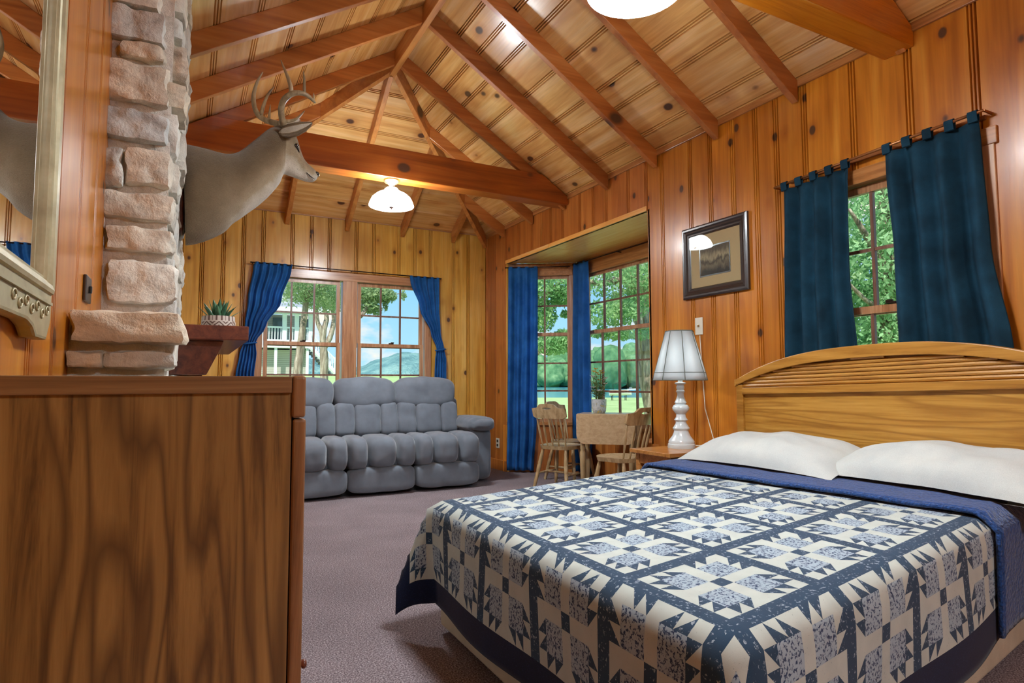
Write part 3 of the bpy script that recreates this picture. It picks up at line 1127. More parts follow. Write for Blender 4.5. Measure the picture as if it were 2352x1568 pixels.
def bend(d):
    """cloth running over an edge: returns (out, down) for arc length d past the start of the rounding"""
    if d <= 0:
        return d, 0.0
    if d < CA:
        t = d / ER
        return ER * math.sin(t), ER * (1 - math.cos(t))
    return ER, ER + (d - CA)


def cloth_pt(a, b, lift=0.0, W=None, foot=True):
    """a = cloth length from the start of the foot rounding (+ toward head), b = width from the near rounding"""
    W = W if W is not None else (YN1 - YN0 - 2 * ER)
    da = -a if foot else -1.0
    db_n, db_f = -b, b - W
    db = max(db_n, db_f)
    sgn = -1 if db_n > db_f else 1
    x = XF + ER + max(a, 0.0)
    y = YN0 + ER + min(max(b, 0.0), W)
    z = ztop(XF + ER + max(a, 0.0)) + lift
    ox = oy = dn = 0.0
    if da > 0 and db > 0:
        r = (da ** 2.4 + db ** 2.4) ** (1 / 2.4)
        o, dn = bend(r)
        th = math.atan2(db, da)
        ox, oy = o * math.cos(th), o * math.sin(th)
        fl = 0.62 * min(da, db) * (1 if sgn > 0 else 0.3)
        ox += fl * 0.75
        oy += fl * 0.55
    elif da > 0:
        ox, dn = bend(da)
        ox += 0.018 * math.sin(b * 6.3 + 0.6) * min(1.0, max(0, dn - 0.1) * 3)
    elif db > 0:
        oy, dn = bend(db)
        oy += 0.018 * math.sin(a * 5.7 + 1.0) * min(1.0, max(0, dn - 0.1) * 3)
    lf = lift * 0.9 if dn > ER * 0.6 else 0
    x -= ox + (lf if da > 0 else 0)
    y += sgn * (oy + (lf if db > 0 else 0))
    return Vector((x, ytop(x, y), max(0.012, z - dn)))


PA, PB, CELL_S = 0.408, 0.372, 0.052                  # block pitch along / across, sash width
W_ = YN1 - YN0 - 2 * ER


def lines(n_blocks, start, pitch, sash_w, border):
    """cell lines through the cloth: border, then block (7 cells) / sash ..., border"""
    out, kinds = [start - border], []
    p = start
    out.append(p)
    kinds.append('B')
    for k in range(n_blocks):
        c = (pitch - sash_w) / 7
        for q in range(7):
            p += c
            out.append(p)
            kinds.append(q)
        if k < n_blocks - 1:
            p += sash_w
            out.append(p)
            kinds.append('S')
    out.append(p + border)
    kinds.append('B')
    return out, kinds


a_lines, a_kinds = lines(5, -0.362, PA, CELL_S, 0.105)
b_lines, b_kinds = lines(6, -0.335, PB, CELL_S, 0.120)
qm = MB()
CR, NV, SP, BD = 0, 1, 2, 3


def paw(i, j):
    """bear's paw block, 7 x 7 cells -> (mat, None) or half-square (mat1, mat2, diagonal)"""
    if i == 3 and j == 3:
        return NV
    if i == 3 or j == 3:
        return CR
    ii, jj = (i if i < 3 else 6 - i), (j if j < 3 else 6 - j)
    if ii >= 1 and jj >= 1:
        return SP
    if ii == 0 and jj == 0:
        return CR
    return 'H'


def refine(lines_, kinds, maxstep=0.03):
    o, k2 = [lines_[0]], []
    for a, b, k in zip(lines_[:-1], lines_[1:], kinds):
        n = 1 if k not in ('B',) else 5
        for q in range(n):
            o.append(a + (b - a) * (q + 1) / n)
            k2.append(k)
    return o, k2


a_l, a_k = refine(a_lines, a_kinds)
b_l, b_k = refine(b_lines, b_kinds)
a_max = 2.50 - XF - ER
vid = {}


def qv(a, b):
    key = (round(a, 5), round(b, 5))
    if key not in vid:
        vid[key] = len(qm.v)
        qm.v.append(cloth_pt(a, b))
    return vid[key]


def qf(idx, mi):
    qm.f.append(idx)
    qm.mi.append(mi)


for (a0, a1, ka) in zip(a_l[:-1], a_l[1:], a_k):
    if a0 > a_max + 0.15:
        continue
    for (b0, b1, kb) in zip(b_l[:-1], b_l[1:], b_k):
        q = [qv(a0, b0), qv(a1, b0), qv(a1, b1), qv(a0, b1)]
        if ka == 'B' or kb == 'B':
            qf(q, BD)
        elif ka == 'S' or kb == 'S':
            qf(q, NV)
        else:
            r = paw(ka, kb)
            if r != 'H':
                qf(q, r)
            else:
                # claw: navy triangle pointing outward from the paw
                if ka in (0, 6):                       # claws along the a-edge
                    tipb = kb in (1, 5)
                    if kb < 3:
                        d1 = True
                    else:
                        d1 = False
                    if ka == 6:
                        d1 = not d1
                    if d1:
                        qf([q[0], q[1], q[2]] if ka == 6 else [q[0], q[1], q[2]], NV)
                        qf([q[0], q[2], q[3]], CR)
                    else:
                        qf([q[1], q[2], q[3]], CR if ka == 6 else NV)
                        qf([q[0], q[1], q[3]], NV if ka == 6 else CR)
                else:                                  # claws along the b-edge
                    d1 = ka < 3
                    if kb == 6:
                        d1 = not d1
                    if d1:
                        qf([q[0], q[2], q[3]], NV)
                        qf([q[0], q[1], q[2]], CR)
                    else:
                        qf([q[1], q[2], q[3]], NV if kb == 0 else CR)
                        qf([q[0], q[1], q[3]], CR if kb == 0 else NV)
quilt = tag(empty('patchwork_quilt', (1.6, 1.9, 0.57)), 'navy and cream patchwork quilt with triangle paws spread over the bed', 'quilt')
qo = qm.build('quilt_top', ['q_cream', 'q_navy', 'q_speck', 'q_border'], quilt, smooth=True, fix=True, solid=0.012)
for p in qo.data.polygons:
    p.use_smooth = True
# blue reverse side folded back across the pillows' foot, hanging at both sides
bm_ = MB()
x_a = lambda b: 2.44 - XF - ER + 0.15 * max(0.0, min(1.0, 1 - b / W_))
NAq, NBq = 22, 80


def band(u, v):
    b = -0.46 + (W_ + 0.80) * v
    a = x_a(min(max(b, 0), W_)) + (3.30 - 2.44) * u
    p = cloth_pt(a, b, 0.026)
    p.z += 0.005 * noise.noise(Vector((a * 9, b * 7, 0)))
    return p


bm_.grid(band, NAq, NBq)
bm_.build('folded_reverse', 'q_blue', quilt, smooth=True, solid=0.018)
bm_ = MB()
bm_.tube([band(0.0, k / 60) for k in range(61)], 0.009, 6)
bm_.build('piping', 'q_blue', quilt, smooth=True)

# ------------------------------------------------------------------ pillows
def pillow(c, hl, hw, ht, rz, tilt, label, seed):
    o = tag(empty('pillow', c, rz), label, 'pillow', 'white pillows against the headboard')
    m = MB()
    n = 30

    def sh(q):
        x, y = q.x / hl, q.y / hw
        k = max(0.02, (1 - abs(x) ** 2.6)) ** 0.55 * max(0.02, (1 - abs(y) ** 2.6)) ** 0.55
        z = ht * k * (1 if q.z > 0 else -0.18)
        z += 0.012 * noise.noise(Vector((x * 2.5 + seed, y * 2.5, 0))) * k * 2
        pin = 1 - 0.07 * (1 - abs(y)) * abs(x) ** 3 - 0.05 * (1 - abs(x)) * abs(y) ** 3
        return Vector((x * hl * pin, y * hw * pin, z))
    vs_, fs = [], []
    for side in (1, -1):
        base = len(vs_)
        for i in range(n + 1):
            for j in range(n + 1):
                vs_.append(sh(Vector(((i / n * 2 - 1) * hl, (j / n * 2 - 1) * hw, side * 1.0))))
        for i in range(n):
            for j in range(n):
                f = (base + i * (n + 1) + j, base + (i + 1) * (n + 1) + j, base + (i + 1) * (n + 1) + j + 1, base + i * (n + 1) + j + 1)
                fs.append(f if side > 0 else f[::-1])
    R = Matrix.Rotation(tilt, 3, 'X')
    m.add([R @ v for v in vs_], fs)
    bmx = m.build('pillowcase', 'pillow', o, smooth=True, world=False)
    return o


pillow((2.99, 2.455, 0.656), 0.50, 0.27, 0.150, PI / 2 + 0.05, -0.11, 'left white pillow on the bed, nearer the lamp', 1.0)
pillow((3.08, 1.58, 0.664), 0.52, 0.27, 0.150, PI / 2 - 0.06, -0.12, 'right white pillow on the bed, overlapping the other one', 5.0)

# ------------------------------------------------------------------ nightstand
NX0, NX1, NY0, NY1, NZ = 2.90, 3.52, 3.23, 3.66, 0.62
ns = tag(empty('nightstand', (3.2, 3.4, 0)), 'small square oak nightstand with slatted lower shelf under the lamp', 'nightstand')
m = MB()
m.box((NX0, NY0, NZ - 0.028), (NX1, NY1, NZ))
m.build('top', 'stand', ns, bevel=0.006, segs=3)
for x in (NX0 + 0.035, NX1 - 0.075):
    for y in (NY0 + 0.03, NY1 - 0.07):
        m = MB()
        m.box((x, y, 0), (x + 0.04, y + 0.04, NZ - 0.028))
        m.build('leg', 'stand', ns, bevel=0.004)
for y in (NY0 + 0.035, NY1 - 0.055):
    m = MB()
    m.box((NX0 + 0.075, y, NZ - 0.10), (NX1 - 0.075, y + 0.02, NZ - 0.028))
    m.build('apron', 'stand', ns)
for x in (NX0 + 0.04, NX1 - 0.06):
    m = MB()
    m.box((x, NY0 + 0.07, NZ - 0.10), (x + 0.02, NY1 - 0.07, NZ - 0.028))
    m.build('apron', 'stand', ns)
for y in (NY0 + 0.035, NY1 - 0.055):
    for z in (0.45, 0.16):
        m = MB()
        m.box((NX0 + 0.07, y, z), (NX1 - 0.07, y + 0.02, z + 0.035))
        m.build('side_rail', 'stand', ns)
    for k in range(7):
        x = NX0 + 0.12 + k * 0.06
        m = MB()
        m.box((x, y + 0.004, 0.19), (x + 0.018, y + 0.016, 0.455))
        m.build('slat', 'stand', ns)
m = MB()
m.box((NX0 + 0.05, NY0 + 0.04, 0.14), (NX1 - 0.05, NY1 - 0.04, 0.165))
m.build('shelf', 'stand', ns, bevel=0.003)

# ------------------------------------------------------------------ table lamp
LX, LY = 3.25, 3.49
tl = tag(empty('table_lamp', (LX, LY, NZ)), 'tall white turned table lamp with a panelled bell shade on the nightstand', 'lamp')
m = MB()
prof = [(0.0, 0.0), (0.098, 0.0), (0.101, 0.012), (0.098, 0.03), (0.093, 0.034), (0.094, 0.05), (0.086, 0.062), (0.066, 0.088), (0.055, 0.115), (0.052, 0.128),
        (0.060, 0.140), (0.062, 0.146), (0.052, 0.160), (0.040, 0.180), (0.038, 0.196), (0.050, 0.206), (0.043, 0.216), (0.036, 0.228), (0.034, 0.248), (0.046, 0.262), (0.060, 0.280), (0.062, 0.296), (0.052, 0.314), (0.036, 0.322), (0.040, 0.326),
        (0.044, 0.334), (0.036, 0.350), (0.026, 0.378), (0.024, 0.402), (0.030, 0.412), (0.033, 0.418), (0.024, 0.428), (0.030, 0.442), (0.028, 0.455), (0.024, 0.462), (0.040, 0.474), (0.041, 0.480), (0.018, 0.486), (0.018, 0.54), (0.0, 0.54)]
m.lathe(prof, (LX, LY, NZ), 28)
m.build('base', 'white_lamp', tl, smooth=True, angle=40)
M['shade'] = bpy.data.materials.new('lamp_shade_fabric')
M['shade'].use_nodes = True
_p = M['shade'].node_tree.nodes['Principled BSDF']
_p.inputs['Base Color'].default_value = lin('e6ecee')
_p.inputs['Roughness'].default_value = 0.9
_tr = M['shade'].node_tree.nodes.new('ShaderNodeBsdfTranslucent')
_tr.inputs[0].default_value = lin('c4ccd0')
_mxs = M['shade'].node_tree.nodes.new('ShaderNodeMixShader')
_mxs.inputs[0].default_value = 0.55
_ms = M['shade'].node_tree
_ms.links.new(_p.outputs[0], _mxs.inputs[1])
_ms.links.new(_tr.outputs[0], _mxs.inputs[2])
_ms.links.new(_mxs.outputs[0], _ms.nodes['Material Output'].inputs['Surface'])
M['shade_trim'] = new_mat('shade_trim_grey', lin('6a7068'), 0.8)
NP = 8
ang0 = math.radians(12)
hs = [(0.50, 0.214), (0.535, 0.206), (0.57, 0.196), (0.62, 0.180), (0.68, 0.163), (0.74, 0.145), (0.80, 0.126), (0.865, 0.108)]


def shp(k, h, r, off=0.0):
    a = ang0 + 2 * PI * k / NP
    rr = r * (1.0 if k % 2 == 0 else 0.93) + off
    return Vector((LX + rr * math.cos(a), LY + rr * math.sin(a), NZ + h))


sh_o = None
for k in range(NP):
    m = MB()
    vs_, fs = [], []
    for h, r in hs:
        vs_ += [shp(k, h, r), shp(k + 1, h, r)]
    for i in range(len(hs) - 1):
        fs.append((2 * i, 2 * i + 1, 2 * i + 3, 2 * i + 2))
    m.add(vs_, fs)
    pn = m.build('shade_panel', 'shade', tl, smooth=True, solid=0.002)
for k in range(NP):
    m = MB()
    m.tube([shp(k, h, r, 0.001) for h, r in hs], 0.0028, 6)
    m.build('shade_rib', 'shade_trim', tl, smooth=True)
for h, r, rad in ((0.50, 0.214, 0.0035), (0.556, 0.200, 0.003), (0.865, 0.108, 0.0035)):
    m = MB()
    pth = [shp(k, h, r, 0.001) for k in range(NP)]
    m.tube(pth + [pth[0]], rad, 6, cap=False)
    m.build('shade_band', 'shade_trim', tl, smooth=True)
m = MB()
m.puff((LX, LY, NZ + 0.64), (0.035, 0.035, 0.05), 2.0, 8)
M['bulb'] = emit('bulb_glow', (1.0, 0.97, 0.92), 40.0)
m.build('bulb', 'bulb', tl, smooth=True)
m = MB()
m.tube([(LX, LY, NZ + 0.53), (LX, LY, NZ + 0.60)], 0.014, 10)
m.build('socket', 'brass', tl)
m = MB()
m.tube([(LX + 0.09, LY, NZ + 0.012), (LX + 0.15, LY - 0.03, NZ + 0.012), (3.50, 3.42, NZ + 0.01), (3.545, 3.46, NZ + 0.05), (3.55, 3.545, 0.9), (3.552, 3.575, 1.30), (3.552, 3.585, 1.47)], 0.004, 6)
tag(m.build('lamp_cord', 'white_plastic', smooth=True), 'thin white cord running down the wall from the switch to the lamp', 'cord')

# ------------------------------------------------------------------ dining table (drop-leaf)
TZ = 0.785
e1 = Vector((0.70, -0.714, 0)).normalized()
e2 = Vector((0.714, 0.70, 0)).normalized()
K = Vector((3.57, 5.36, 0))
TL, TW = 0.60, 0.36
tb = tag(empty('drop_leaf_table', (K + e1 * TL / 2 + e2 * TW / 2)[:]), 'pale maple drop leaf table standing in the bay', 'table')
m = MB()
m.obox(K, e1, e2, Z_, 0, TL, 0, TW, TZ - 0.024, TZ)
m.build('top', 'table', tb, bevel=0.006, segs=3)


def leaf_poly(L_, H_, r=0.09):
    p = [(0, 0), (L_, 0)]
    for k in range(7):
        a = k / 6 * PI / 2
        p.append((L_ - r + r * math.cos(a), -H_ + r - r * math.sin(a)))
    for k in range(7):
        a = PI / 2 + k / 6 * PI / 2
        p.append((r + r * math.cos(a), -H_ + r - r * math.sin(a)))
    return p


for off, nn in ((0.0, -0.022), (TW, 0.002)):
    m = MB()
    m.prism(leaf_poly(TL, 0.30), K + e2 * off + Z_ * (TZ - 0.006), e1, Z_, e2, nn, nn + 0.02)
    m.build('drop_leaf', 'table', tb, bevel=0.003, segs=2)
for u, v in ((0.05, 0.05), (TL - 0.05, 0.05), (0.05, TW - 0.05), (TL - 0.05, TW - 0.05)):
    p = K + e1 * u + e2 * v
    m = MB()
    m.lathe([(0.026, TZ - 0.024), (0.026, TZ - 0.20), (0.02, TZ - 0.215), (0.028, TZ - 0.23), (0.018, TZ - 0.245), (0.024, TZ - 0.27), (0.026, TZ - 0.36), (0.021, TZ - 0.375), (0.031, TZ - 0.40), (0.031, TZ - 0.46), (0.024, 0.12), (0.019, 0.045), (0.025, 0.035), (0.025, 0.0)][::-1], (p.x, p.y, 0), 14)
    m.build('leg', 'chair', tb, smooth=True, angle=45)
for v in (0.03, TW - 0.045):
    m = MB()
    m.obox(K, e1, Z_, e2, 0.05, TL - 0.05, TZ - 0.12, TZ - 0.024, v, v + 0.018)
    m.build('apron', 'chair', tb)
for u in (0.03, TL - 0.045):
    m = MB()
    poly = [(0.04, TZ - 0.024), (TW - 0.04, TZ - 0.024), (TW - 0.04, TZ - 0.15), (TW - 0.07, TZ - 0.14), (TW * 0.62, TZ - 0.075), (TW * 0.38, TZ - 0.075), (0.07, TZ - 0.14), (0.04, TZ - 0.15)]
    m.prism(poly, K, e2, Z_, e1, u, u + 0.018)
    m.build('end_apron', 'chair', tb)

# ------------------------------------------------------------------ chairs
LEGP = [(0, 0.0145), (0.04, 0.018), (0.07, 0.015), (0.09, 0.018), (0.36, 0.021), (0.38, 0.017), (0.41, 0.021), (0.55, 0.0225), (0.57, 0.018), (0.60, 0.0225), (0.85, 0.018), (1.0, 0.014)]
SPP = [(0, 0.007), (0.1, 0.0085), (0.25, 0.0085), (0.40, 0.012), (0.55, 0.0125), (0.72, 0.009), (0.85, 0.008), (1.0, 0.006)]


def make_chair():
    """faces local +y; seat at 0.44"""
    c = empty('dining_chair', (0, 0, 0))
    SZ = 0.44
    m = MB()
    n = 26
    top, bot = [], []
    for k in range(n):
        a = 2 * PI * k / n
        x, y = math.cos(a), math.sin(a)
        ex = 0.205 * math.copysign(abs(x) ** 0.65, x)
        ey = 0.20 * math.copysign(abs(y) ** 0.65, y)
        if y > 0:
            ex *= 1.06
            ey += 0.012 * math.cos(x * 4.2)
        top.append((ex, ey, SZ + 0.004))
        bot.append((ex * 0.95, ey * 0.95, SZ - 0.034))
    ins = [(x * 0.82, y * 0.82, SZ - 0.004) for x, y, z in top]
    cen = [(x * 0.4, y * 0.4, SZ - 0.012) for x, y, z in top]
    allv = bot + top + ins + cen
    fs = [tuple(range(n - 1, -1, -1)), tuple(range(3 * n, 4 * n))]
    for r in range(3):
        for k in range(n):
            k2 = (k + 1) % n
            fs.append((r * n + k, r * n + k2, (r + 1) * n + k2, (r + 1) * n + k))
    m.add(allv, fs)
    m.build('seat', 'chair', c, smooth=True, angle=35, world=False)
    for sx in (-1, 1):
        for sy in (-1, 1):
            m = MB()
            m.turned((sx * 0.205, sy * 0.205 - 0.01, 0), (sx * 0.14, sy * 0.13, SZ - 0.02), LEGP, 10)
            m.build('leg', 'chair', c, smooth=True, world=False, angle=50)
    for sx in (-1, 1):
        m = MB()
        m.turned((sx * 0.182, -0.178, 0.15), (sx * 0.182, 0.165, 0.15), [(0, 0.008), (0.3, 0.010), (0.5, 0.014), (0.7, 0.010), (1, 0.008)], 8)
        m.build('stretcher', 'chair', c, smooth=True, world=False)
    m = MB()
    m.turned((-0.18, 0.0, 0.15), (0.18, 0.0, 0.15), [(0, 0.008), (0.3, 0.010), (0.5, 0.014), (0.7, 0.010), (1, 0.008)], 8)
    m.build('stretcher', 'chair', c, smooth=True, world=False)
    CZ = 0.735
    for k in range(5):
        t = (k - 2) / 2
        m = MB()
        m.turned((t * 0.145, -0.155 + 0.02 * t * t, SZ - 0.005), (t * 0.175, -0.235 + 0.028 * t * t, CZ + 0.012), SPP, 8)
        m.build('spindle', 'chair', c, smooth=True, world=False)
    # crest rail with a hand slot
    def crest_top(t):
        return 0.885 - 0.045 * (math.tanh((abs(t) - 0.52) * 9) + 1) / 2 - 0.03 * max(0, abs(t) - 0.9) * 10

    def crest_bot(t):
        return CZ - 0.004 + 0.02 * max(0, abs(t) - 0.8) * 5 - 0.02 * (1 - abs(t)) ** 2 * 0
    m = MB()
    N_ = 30
    vs_, fs = [], []
    ring = []
    for k in range(N_ + 1):
        t = -1 + 2 * k / N_
        x = t * 0.21
        hole = abs(t) < 0.24
        zb, zt_ = crest_bot(t), crest_top(t)
        h1, h2 = 0.826, 0.848
        sq = math.sqrt(max(0.0, 1 - (t / 0.24) ** 2)) if hole else 0.0
        hc = (h1 + h2) / 2
        ha, hb_ = hc - (h2 - h1) / 2 * sq, hc + (h2 - h1) / 2 * sq
        cur = []
        for z in (zb, ha, hb_, zt_):
            lean = (z - CZ) * 0.28
            y = -0.235 - lean + 0.028 * t * t
            cur += [len(vs_), len(vs_) + 1]
            vs_ += [(x, y - 0.011, z), (x, y + 0.011, z)]
        ring.append((cur, hole))
    for k in range(N_):
        (A, ha_), (B, hb2) = ring[k], ring[k + 1]
        both = ha_ or hb2
        # levels: 0/1 bottom, 2/3 hole low, 4/5 hole high, 6/7 top ; even = back face
        for lo, hi in ((0, 2), (4, 6)):
            fs.append((A[lo], A[hi], B[hi], B[lo]))
            fs.append((A[lo + 1], B[lo + 1], B[hi + 1], A[hi + 1]))
        fs.append((A[0], B[0], B[1], A[1]))
        fs.append((A[6], A[7], B[7], B[6]))
        if both:
            fs.append((A[2], A[3], B[3], B[2]))
            fs.append((A[4], B[4], B[5], A[5]))
    A = ring[0][0]
    fs.append((A[0], A[1], A[3], A[2]))
    fs.append((A[4], A[5], A[7], A[6]))
    A = ring[-1][0]
    fs.append((A[0], A[2], A[3], A[1]))
    fs.append((A[4], A[6], A[7], A[5]))
    m.add(vs_, fs)
    m.build('crest_rail', 'chair', c, smooth=True, angle=50, world=False)
    return c


ch = make_chair()
for i, (x, y, az, lab) in enumerate(((3.57, 5.66, 66, 'maple spindle back chair at the near left end of the dining table'),
                                     (3.49, 4.52, -14, 'maple spindle back chair nearest the nightstand, in front of the table'),
                                     (3.94, 6.05, 158, 'maple spindle back chair behind the dining table, facing the room'))):
    o = ch if i == 0 else copy_tree(ch)
    o.location = (x, y, 0)
    o.rotation_euler = (0, 0, -math.radians(az))
    tag(o, lab, 'chair', 'dining chairs in the bay')
# ------------------------------------------------------------------ stone chimney
M['stone'] = new_mat('field_stone', rough=0.9, spec=0.2)
_t = NT(M['stone'])
_v = _t.coord((1, 1, 1), rnd=9.0)
_oi = _t.n('ObjectInfo')
_base = _t.ramp(_oi.outputs['Random'], [(0.0, lin('c8ccca')), (0.25, lin('d6d8d2')), (0.45, lin('d2c8b6')), (0.62, lin('e2e2da')), (0.8, lin('bcc2c4')), (1.0, lin('d4cec0'))])
_n1 = _t.noise(_v, 7, 6, 0.65, 0.6)
_n2 = _t.noise(_v, 38, 4, 0.65)
_c = _t.mix(1.0, _base, _t.ramp(_n1, [(0.25, (0.5, 0.47, 0.45, 1)), (0.5, (0.95, 0.93, 0.9, 1)), (0.72, (1.28, 1.26, 1.2, 1))]), 'MULTIPLY')
_c = _t.mix(_t.mrange(_n2, 0.62, 0.75, 0.0, 0.5), _c, lin('6a6058'))
_n3 = _t.noise(_v, 3.0, 2, 0.5)
_c = _t.mix(_t.mrange(_n3, 0.66, 0.74, 0.0, 0.45), _c, lin('9a7858'))
_t.color(_c)
_hm = _t.n('Math', operation='ADD')
_t.l(_n1, _hm.inputs[0])
_t.l(_n2, _hm.inputs[1])
_t.bump(_hm.outputs[0], 0.35, 0.02)
M['mortar'] = new_mat('pale_mortar', rough=0.95, spec=0.1)
_t = NT(M['mortar'])
_v = _t.coord()
_n1 = _t.noise(_v, 30, 5, 0.7)
_t.color(_t.ramp(_n1, [(0.3, lin('c4c2bc')), (0.6, lin('e0ded6')), (0.8, lin('ecebe4'))]))
_t.bump(_n1, 0.8, 0.012)

CY0, CY1, CXF = 2.70, 4.15, -0.062                    # upper chimney
LY0, LY1, LXF, LZ = 2.02, 4.85, -0.03, 1.315          # wide lower breast
chim = tag(empty('stone_chimney', (-0.18, 3.4, 0)), 'rough fieldstone chimney rising from a wider fireplace breast to the ceiling', 'chimney')
m = MB()
m.box((XL, CY0 + 0.012, LZ - 0.04), (CXF - 0.025, CY1, 3.30))
m.box((XL, LY0 + 0.03, 0.0), (LXF - 0.03, LY1, LZ - 0.01))
m.build('mortar_core', 'mortar', chim)
sid = [0]


def stone(c, h, axis_seed=0.0, e=9.0, n=9, rough=0.05):
    sid[0] += 1
    s_ = sid[0] * 3.17

    def fn(q):
        r = q.normalized()
        f = 1 + 0.16 * noise.noise(Vector((r.x * 1.3 + s_, r.y * 1.3, r.z * 1.3)))
        d = 0.10 * noise.noise(Vector((r.x * 3.1, r.y * 3.1 + s_, r.z * 3.1)))
        return Vector((q.x * f, q.y * f, q.z * (f * 0.6 + 0.4))) * (1 + d * 0.4)
    m = MB()
    m.puff(c, h, e, n, rough * 0.30, 22.0, seed=s_, fn=fn)
    return m.build('stone', 'stone', chim, smooth=True, angle=38)


def near_stone(px0, py0, px1, py1, y, bulge=0.03, depth=0.10):
    """stone in the face toward the camera at plane y, from its outline in the photo's frame"""
    px0, py0, px1, py1 = px0 + 5, py0 + 2, px1 - 3, py1 - 2
    a, b = hit(px0, (py0 + py1) / 2, 1, y), hit(px1, (py0 + py1) / 2, 1, y)
    za, zb = hit((px0 + px1) / 2, py0, 1, y).z, hit((px0 + px1) / 2, py1, 1, y).z
    c = Vector(((a.x + b.x) / 2, y + depth / 2 - bulge, (za + zb) / 2))
    return stone(c, Vector(((b.x - a.x) / 2, depth / 2 + 0.0, (za - zb) / 2)))


for r in ((246, -120, 385, -62), (238, -58, 372, 20), (247, 24, 384, 100), (268, 102, 386, 142), (236, 146, 390, 240), (230, 254, 392, 326), (228, 342, 286, 428), (284, 346, 394, 430),
          (226, 444, 400, 508), (230, 522, 404, 580), (240, 596, 408, 698)):
    near_stone(*r, CY0)
near_stone(150, 712, 424, 790, LY0, 0.03)
near_stone(152, 806, 236, 846, LY0, 0.02)
near_stone(240, 806, 404, 846, LY0, 0.02)
near_stone(150, 862, 300, 930, LY0, 0.02)
near_stone(304, 862, 410, 930, LY0, 0.02)
# front face (toward the room): courses of stones
random.seed(21)
z = LZ + 0.02
while z < 3.15:
    h = random.uniform(0.10, 0.19)
    y = CY0 + random.uniform(-0.01, 0.02)
    while y < CY1 - 0.05:
        w_s = random.uniform(0.18, 0.42)
        w_s = min(w_s, CY1 - y)
        stone(Vector((CXF - 0.045 + random.uniform(-0.012, 0.018), y + w_s / 2, z + h / 2)), Vector((0.055, w_s / 2 - 0.008, h / 2 - 0.010)), n=6)
        y += w_s
    z += h
z = 0.0
while z < LZ - 0.05:
    h = min(random.uniform(0.11, 0.18), LZ - z)
    y = LY0 + 0.02
    while y < LY1 - 0.1:
        w_s = min(random.uniform(0.2, 0.45), LY1 - y)
        if not (2.45 < y + w_s / 2 < 3.75 and z > 1.18 - h):
            stone(Vector((LXF - 0.05 + random.uniform(-0.01, 0.01), y + w_s / 2, z + h / 2)), Vector((0.05, w_s / 2 - 0.008, h / 2 - 0.010)), n=5)
        y += w_s
    z += h

# ------------------------------------------------------------------ mantel shelf
mt = tag(empty('mantel_shelf', (0.08, 3.0, 1.26)), 'dark red mahogany mantel shelf on a corbel, fixed to the chimney', 'shelf')
m = MB()
m.box((-0.035, 2.50, 1.262), (0.199, 3.72, 1.316))
m.build('board', 'mantel', mt, bevel=0.004)
for y in (2.56, 3.50):
    m = MB()
    m.prism([(-0.06, 1.262), (0.118, 1.262), (0.108, 1.235), (0.062, 1.135), (-0.06, 1.135)], Vector((0, y, 0)), X_, Z_, Y_, 0, 0.10)
    m.build('corbel', 'mantel', mt, bevel=0.003)

# ------------------------------------------------------------------ mounted deer head
M['fur'] = new_mat('deer_fur', rough=0.95, spec=0.1)
_t = NT(M['fur'])
_v = _t.coord()
_sep = _t.n('SeparateXYZ')
_t.l(_v, _sep.inputs[0])
_dl = 3.42
# throat line: pale along the under side of the neck
_att = _t.n('Attribute', attribute_name='belly')
_n1 = _t.noise(_t.coord((1, 1, 1)), 9, 4, 0.6)
_n2 = _t.noise(_t.coord((40, 40, 160)), 3, 3, 0.6)
_ad = _t.n('Math', operation='ADD')
_t.l(_att.outputs['Fac'], _ad.inputs[0])
_mn = _t.mrange(_n1, 0.2, 0.8, -0.16, 0.16)
_t.l(_mn, _ad.inputs[1])
_c = _t.ramp(_ad.outputs[0], [(0.0, lin('665640')), (0.4, lin('827058')), (0.72, lin('a4947a')), (0.95, lin('d2ccbe'))])
_c = _t.mix(0.55, _c, _t.ramp(_n2, [(0.3, (0.72, 0.7, 0.68, 1)), (0.7, (1.15, 1.13, 1.1, 1))]), 'MULTIPLY')
_t.color(_c)
_t.bump(_n2, 0.5, 0.008)
_t.p.inputs['Sheen Weight'].default_value = 0.3
M['antler'] = oak('antler_bone', 2, lin('6a563e'), lin('9c8868'), lin('bfae8e'), rough=0.45, rings=False)
M['eye'] = new_mat('deer_eye', lin('120c08'), 0.08, coat=1.0)
M['nose'] = new_mat('deer_nose', lin('221c1a'), 0.4)
DYP = 3.42
deer = tag(empty('deer_head_mount', hit(425, 450, 1, DYP)[:]), 'mounted white-tailed deer head and shoulders with antlers on the chimney', 'deer mount')
st = [((421, 331), (426, 563), .165, 0.35), ((440, 336), (448, 560), .185, 0.3), ((470, 343), (482, 549), .185, 0.25), ((508, 353), (516, 532), .165, 0.3), ((528, 355), (534, 514), .142, .4), ((545, 351), (552, 502), .128, .5), ((562, 340), (570, 489), .118, .5),
      ((578, 327), (590, 475), .108, .5), ((598, 311), (612, 456), .098, .5), ((614, 298), (630, 437), .090, .5), ((630, 291), (643, 420), .084, .5), ((645, 288), (649, 405), .078, .5),
      ((662, 292), (653, 400), .074, .5), ((675, 304), (663, 403), .070, .55), ((683, 322), (675, 407), .064, .55), ((689, 342), (686, 411), .052, .6), ((697, 363), (698, 415), .043, .6), ((707, 376), (707, 417), .038, .62),
      ((718, 386), (716, 418), .036, .6), ((726, 394), (722, 416), .032, .5), ((730, 401), (727, 412), .020, .5)]
NSG = 28
vs_, fs, bel = [], [], []
# densify stations with Catmull-Rom interpolation
def cr(p0, p1, p2, p3, t):
    return 0.5 * ((2 * p1) + (-p0 + p2) * t + (2 * p0 - 5 * p1 + 4 * p2 - p3) * t * t + (-p0 + 3 * p1 - 3 * p2 + p3) * t ** 3)


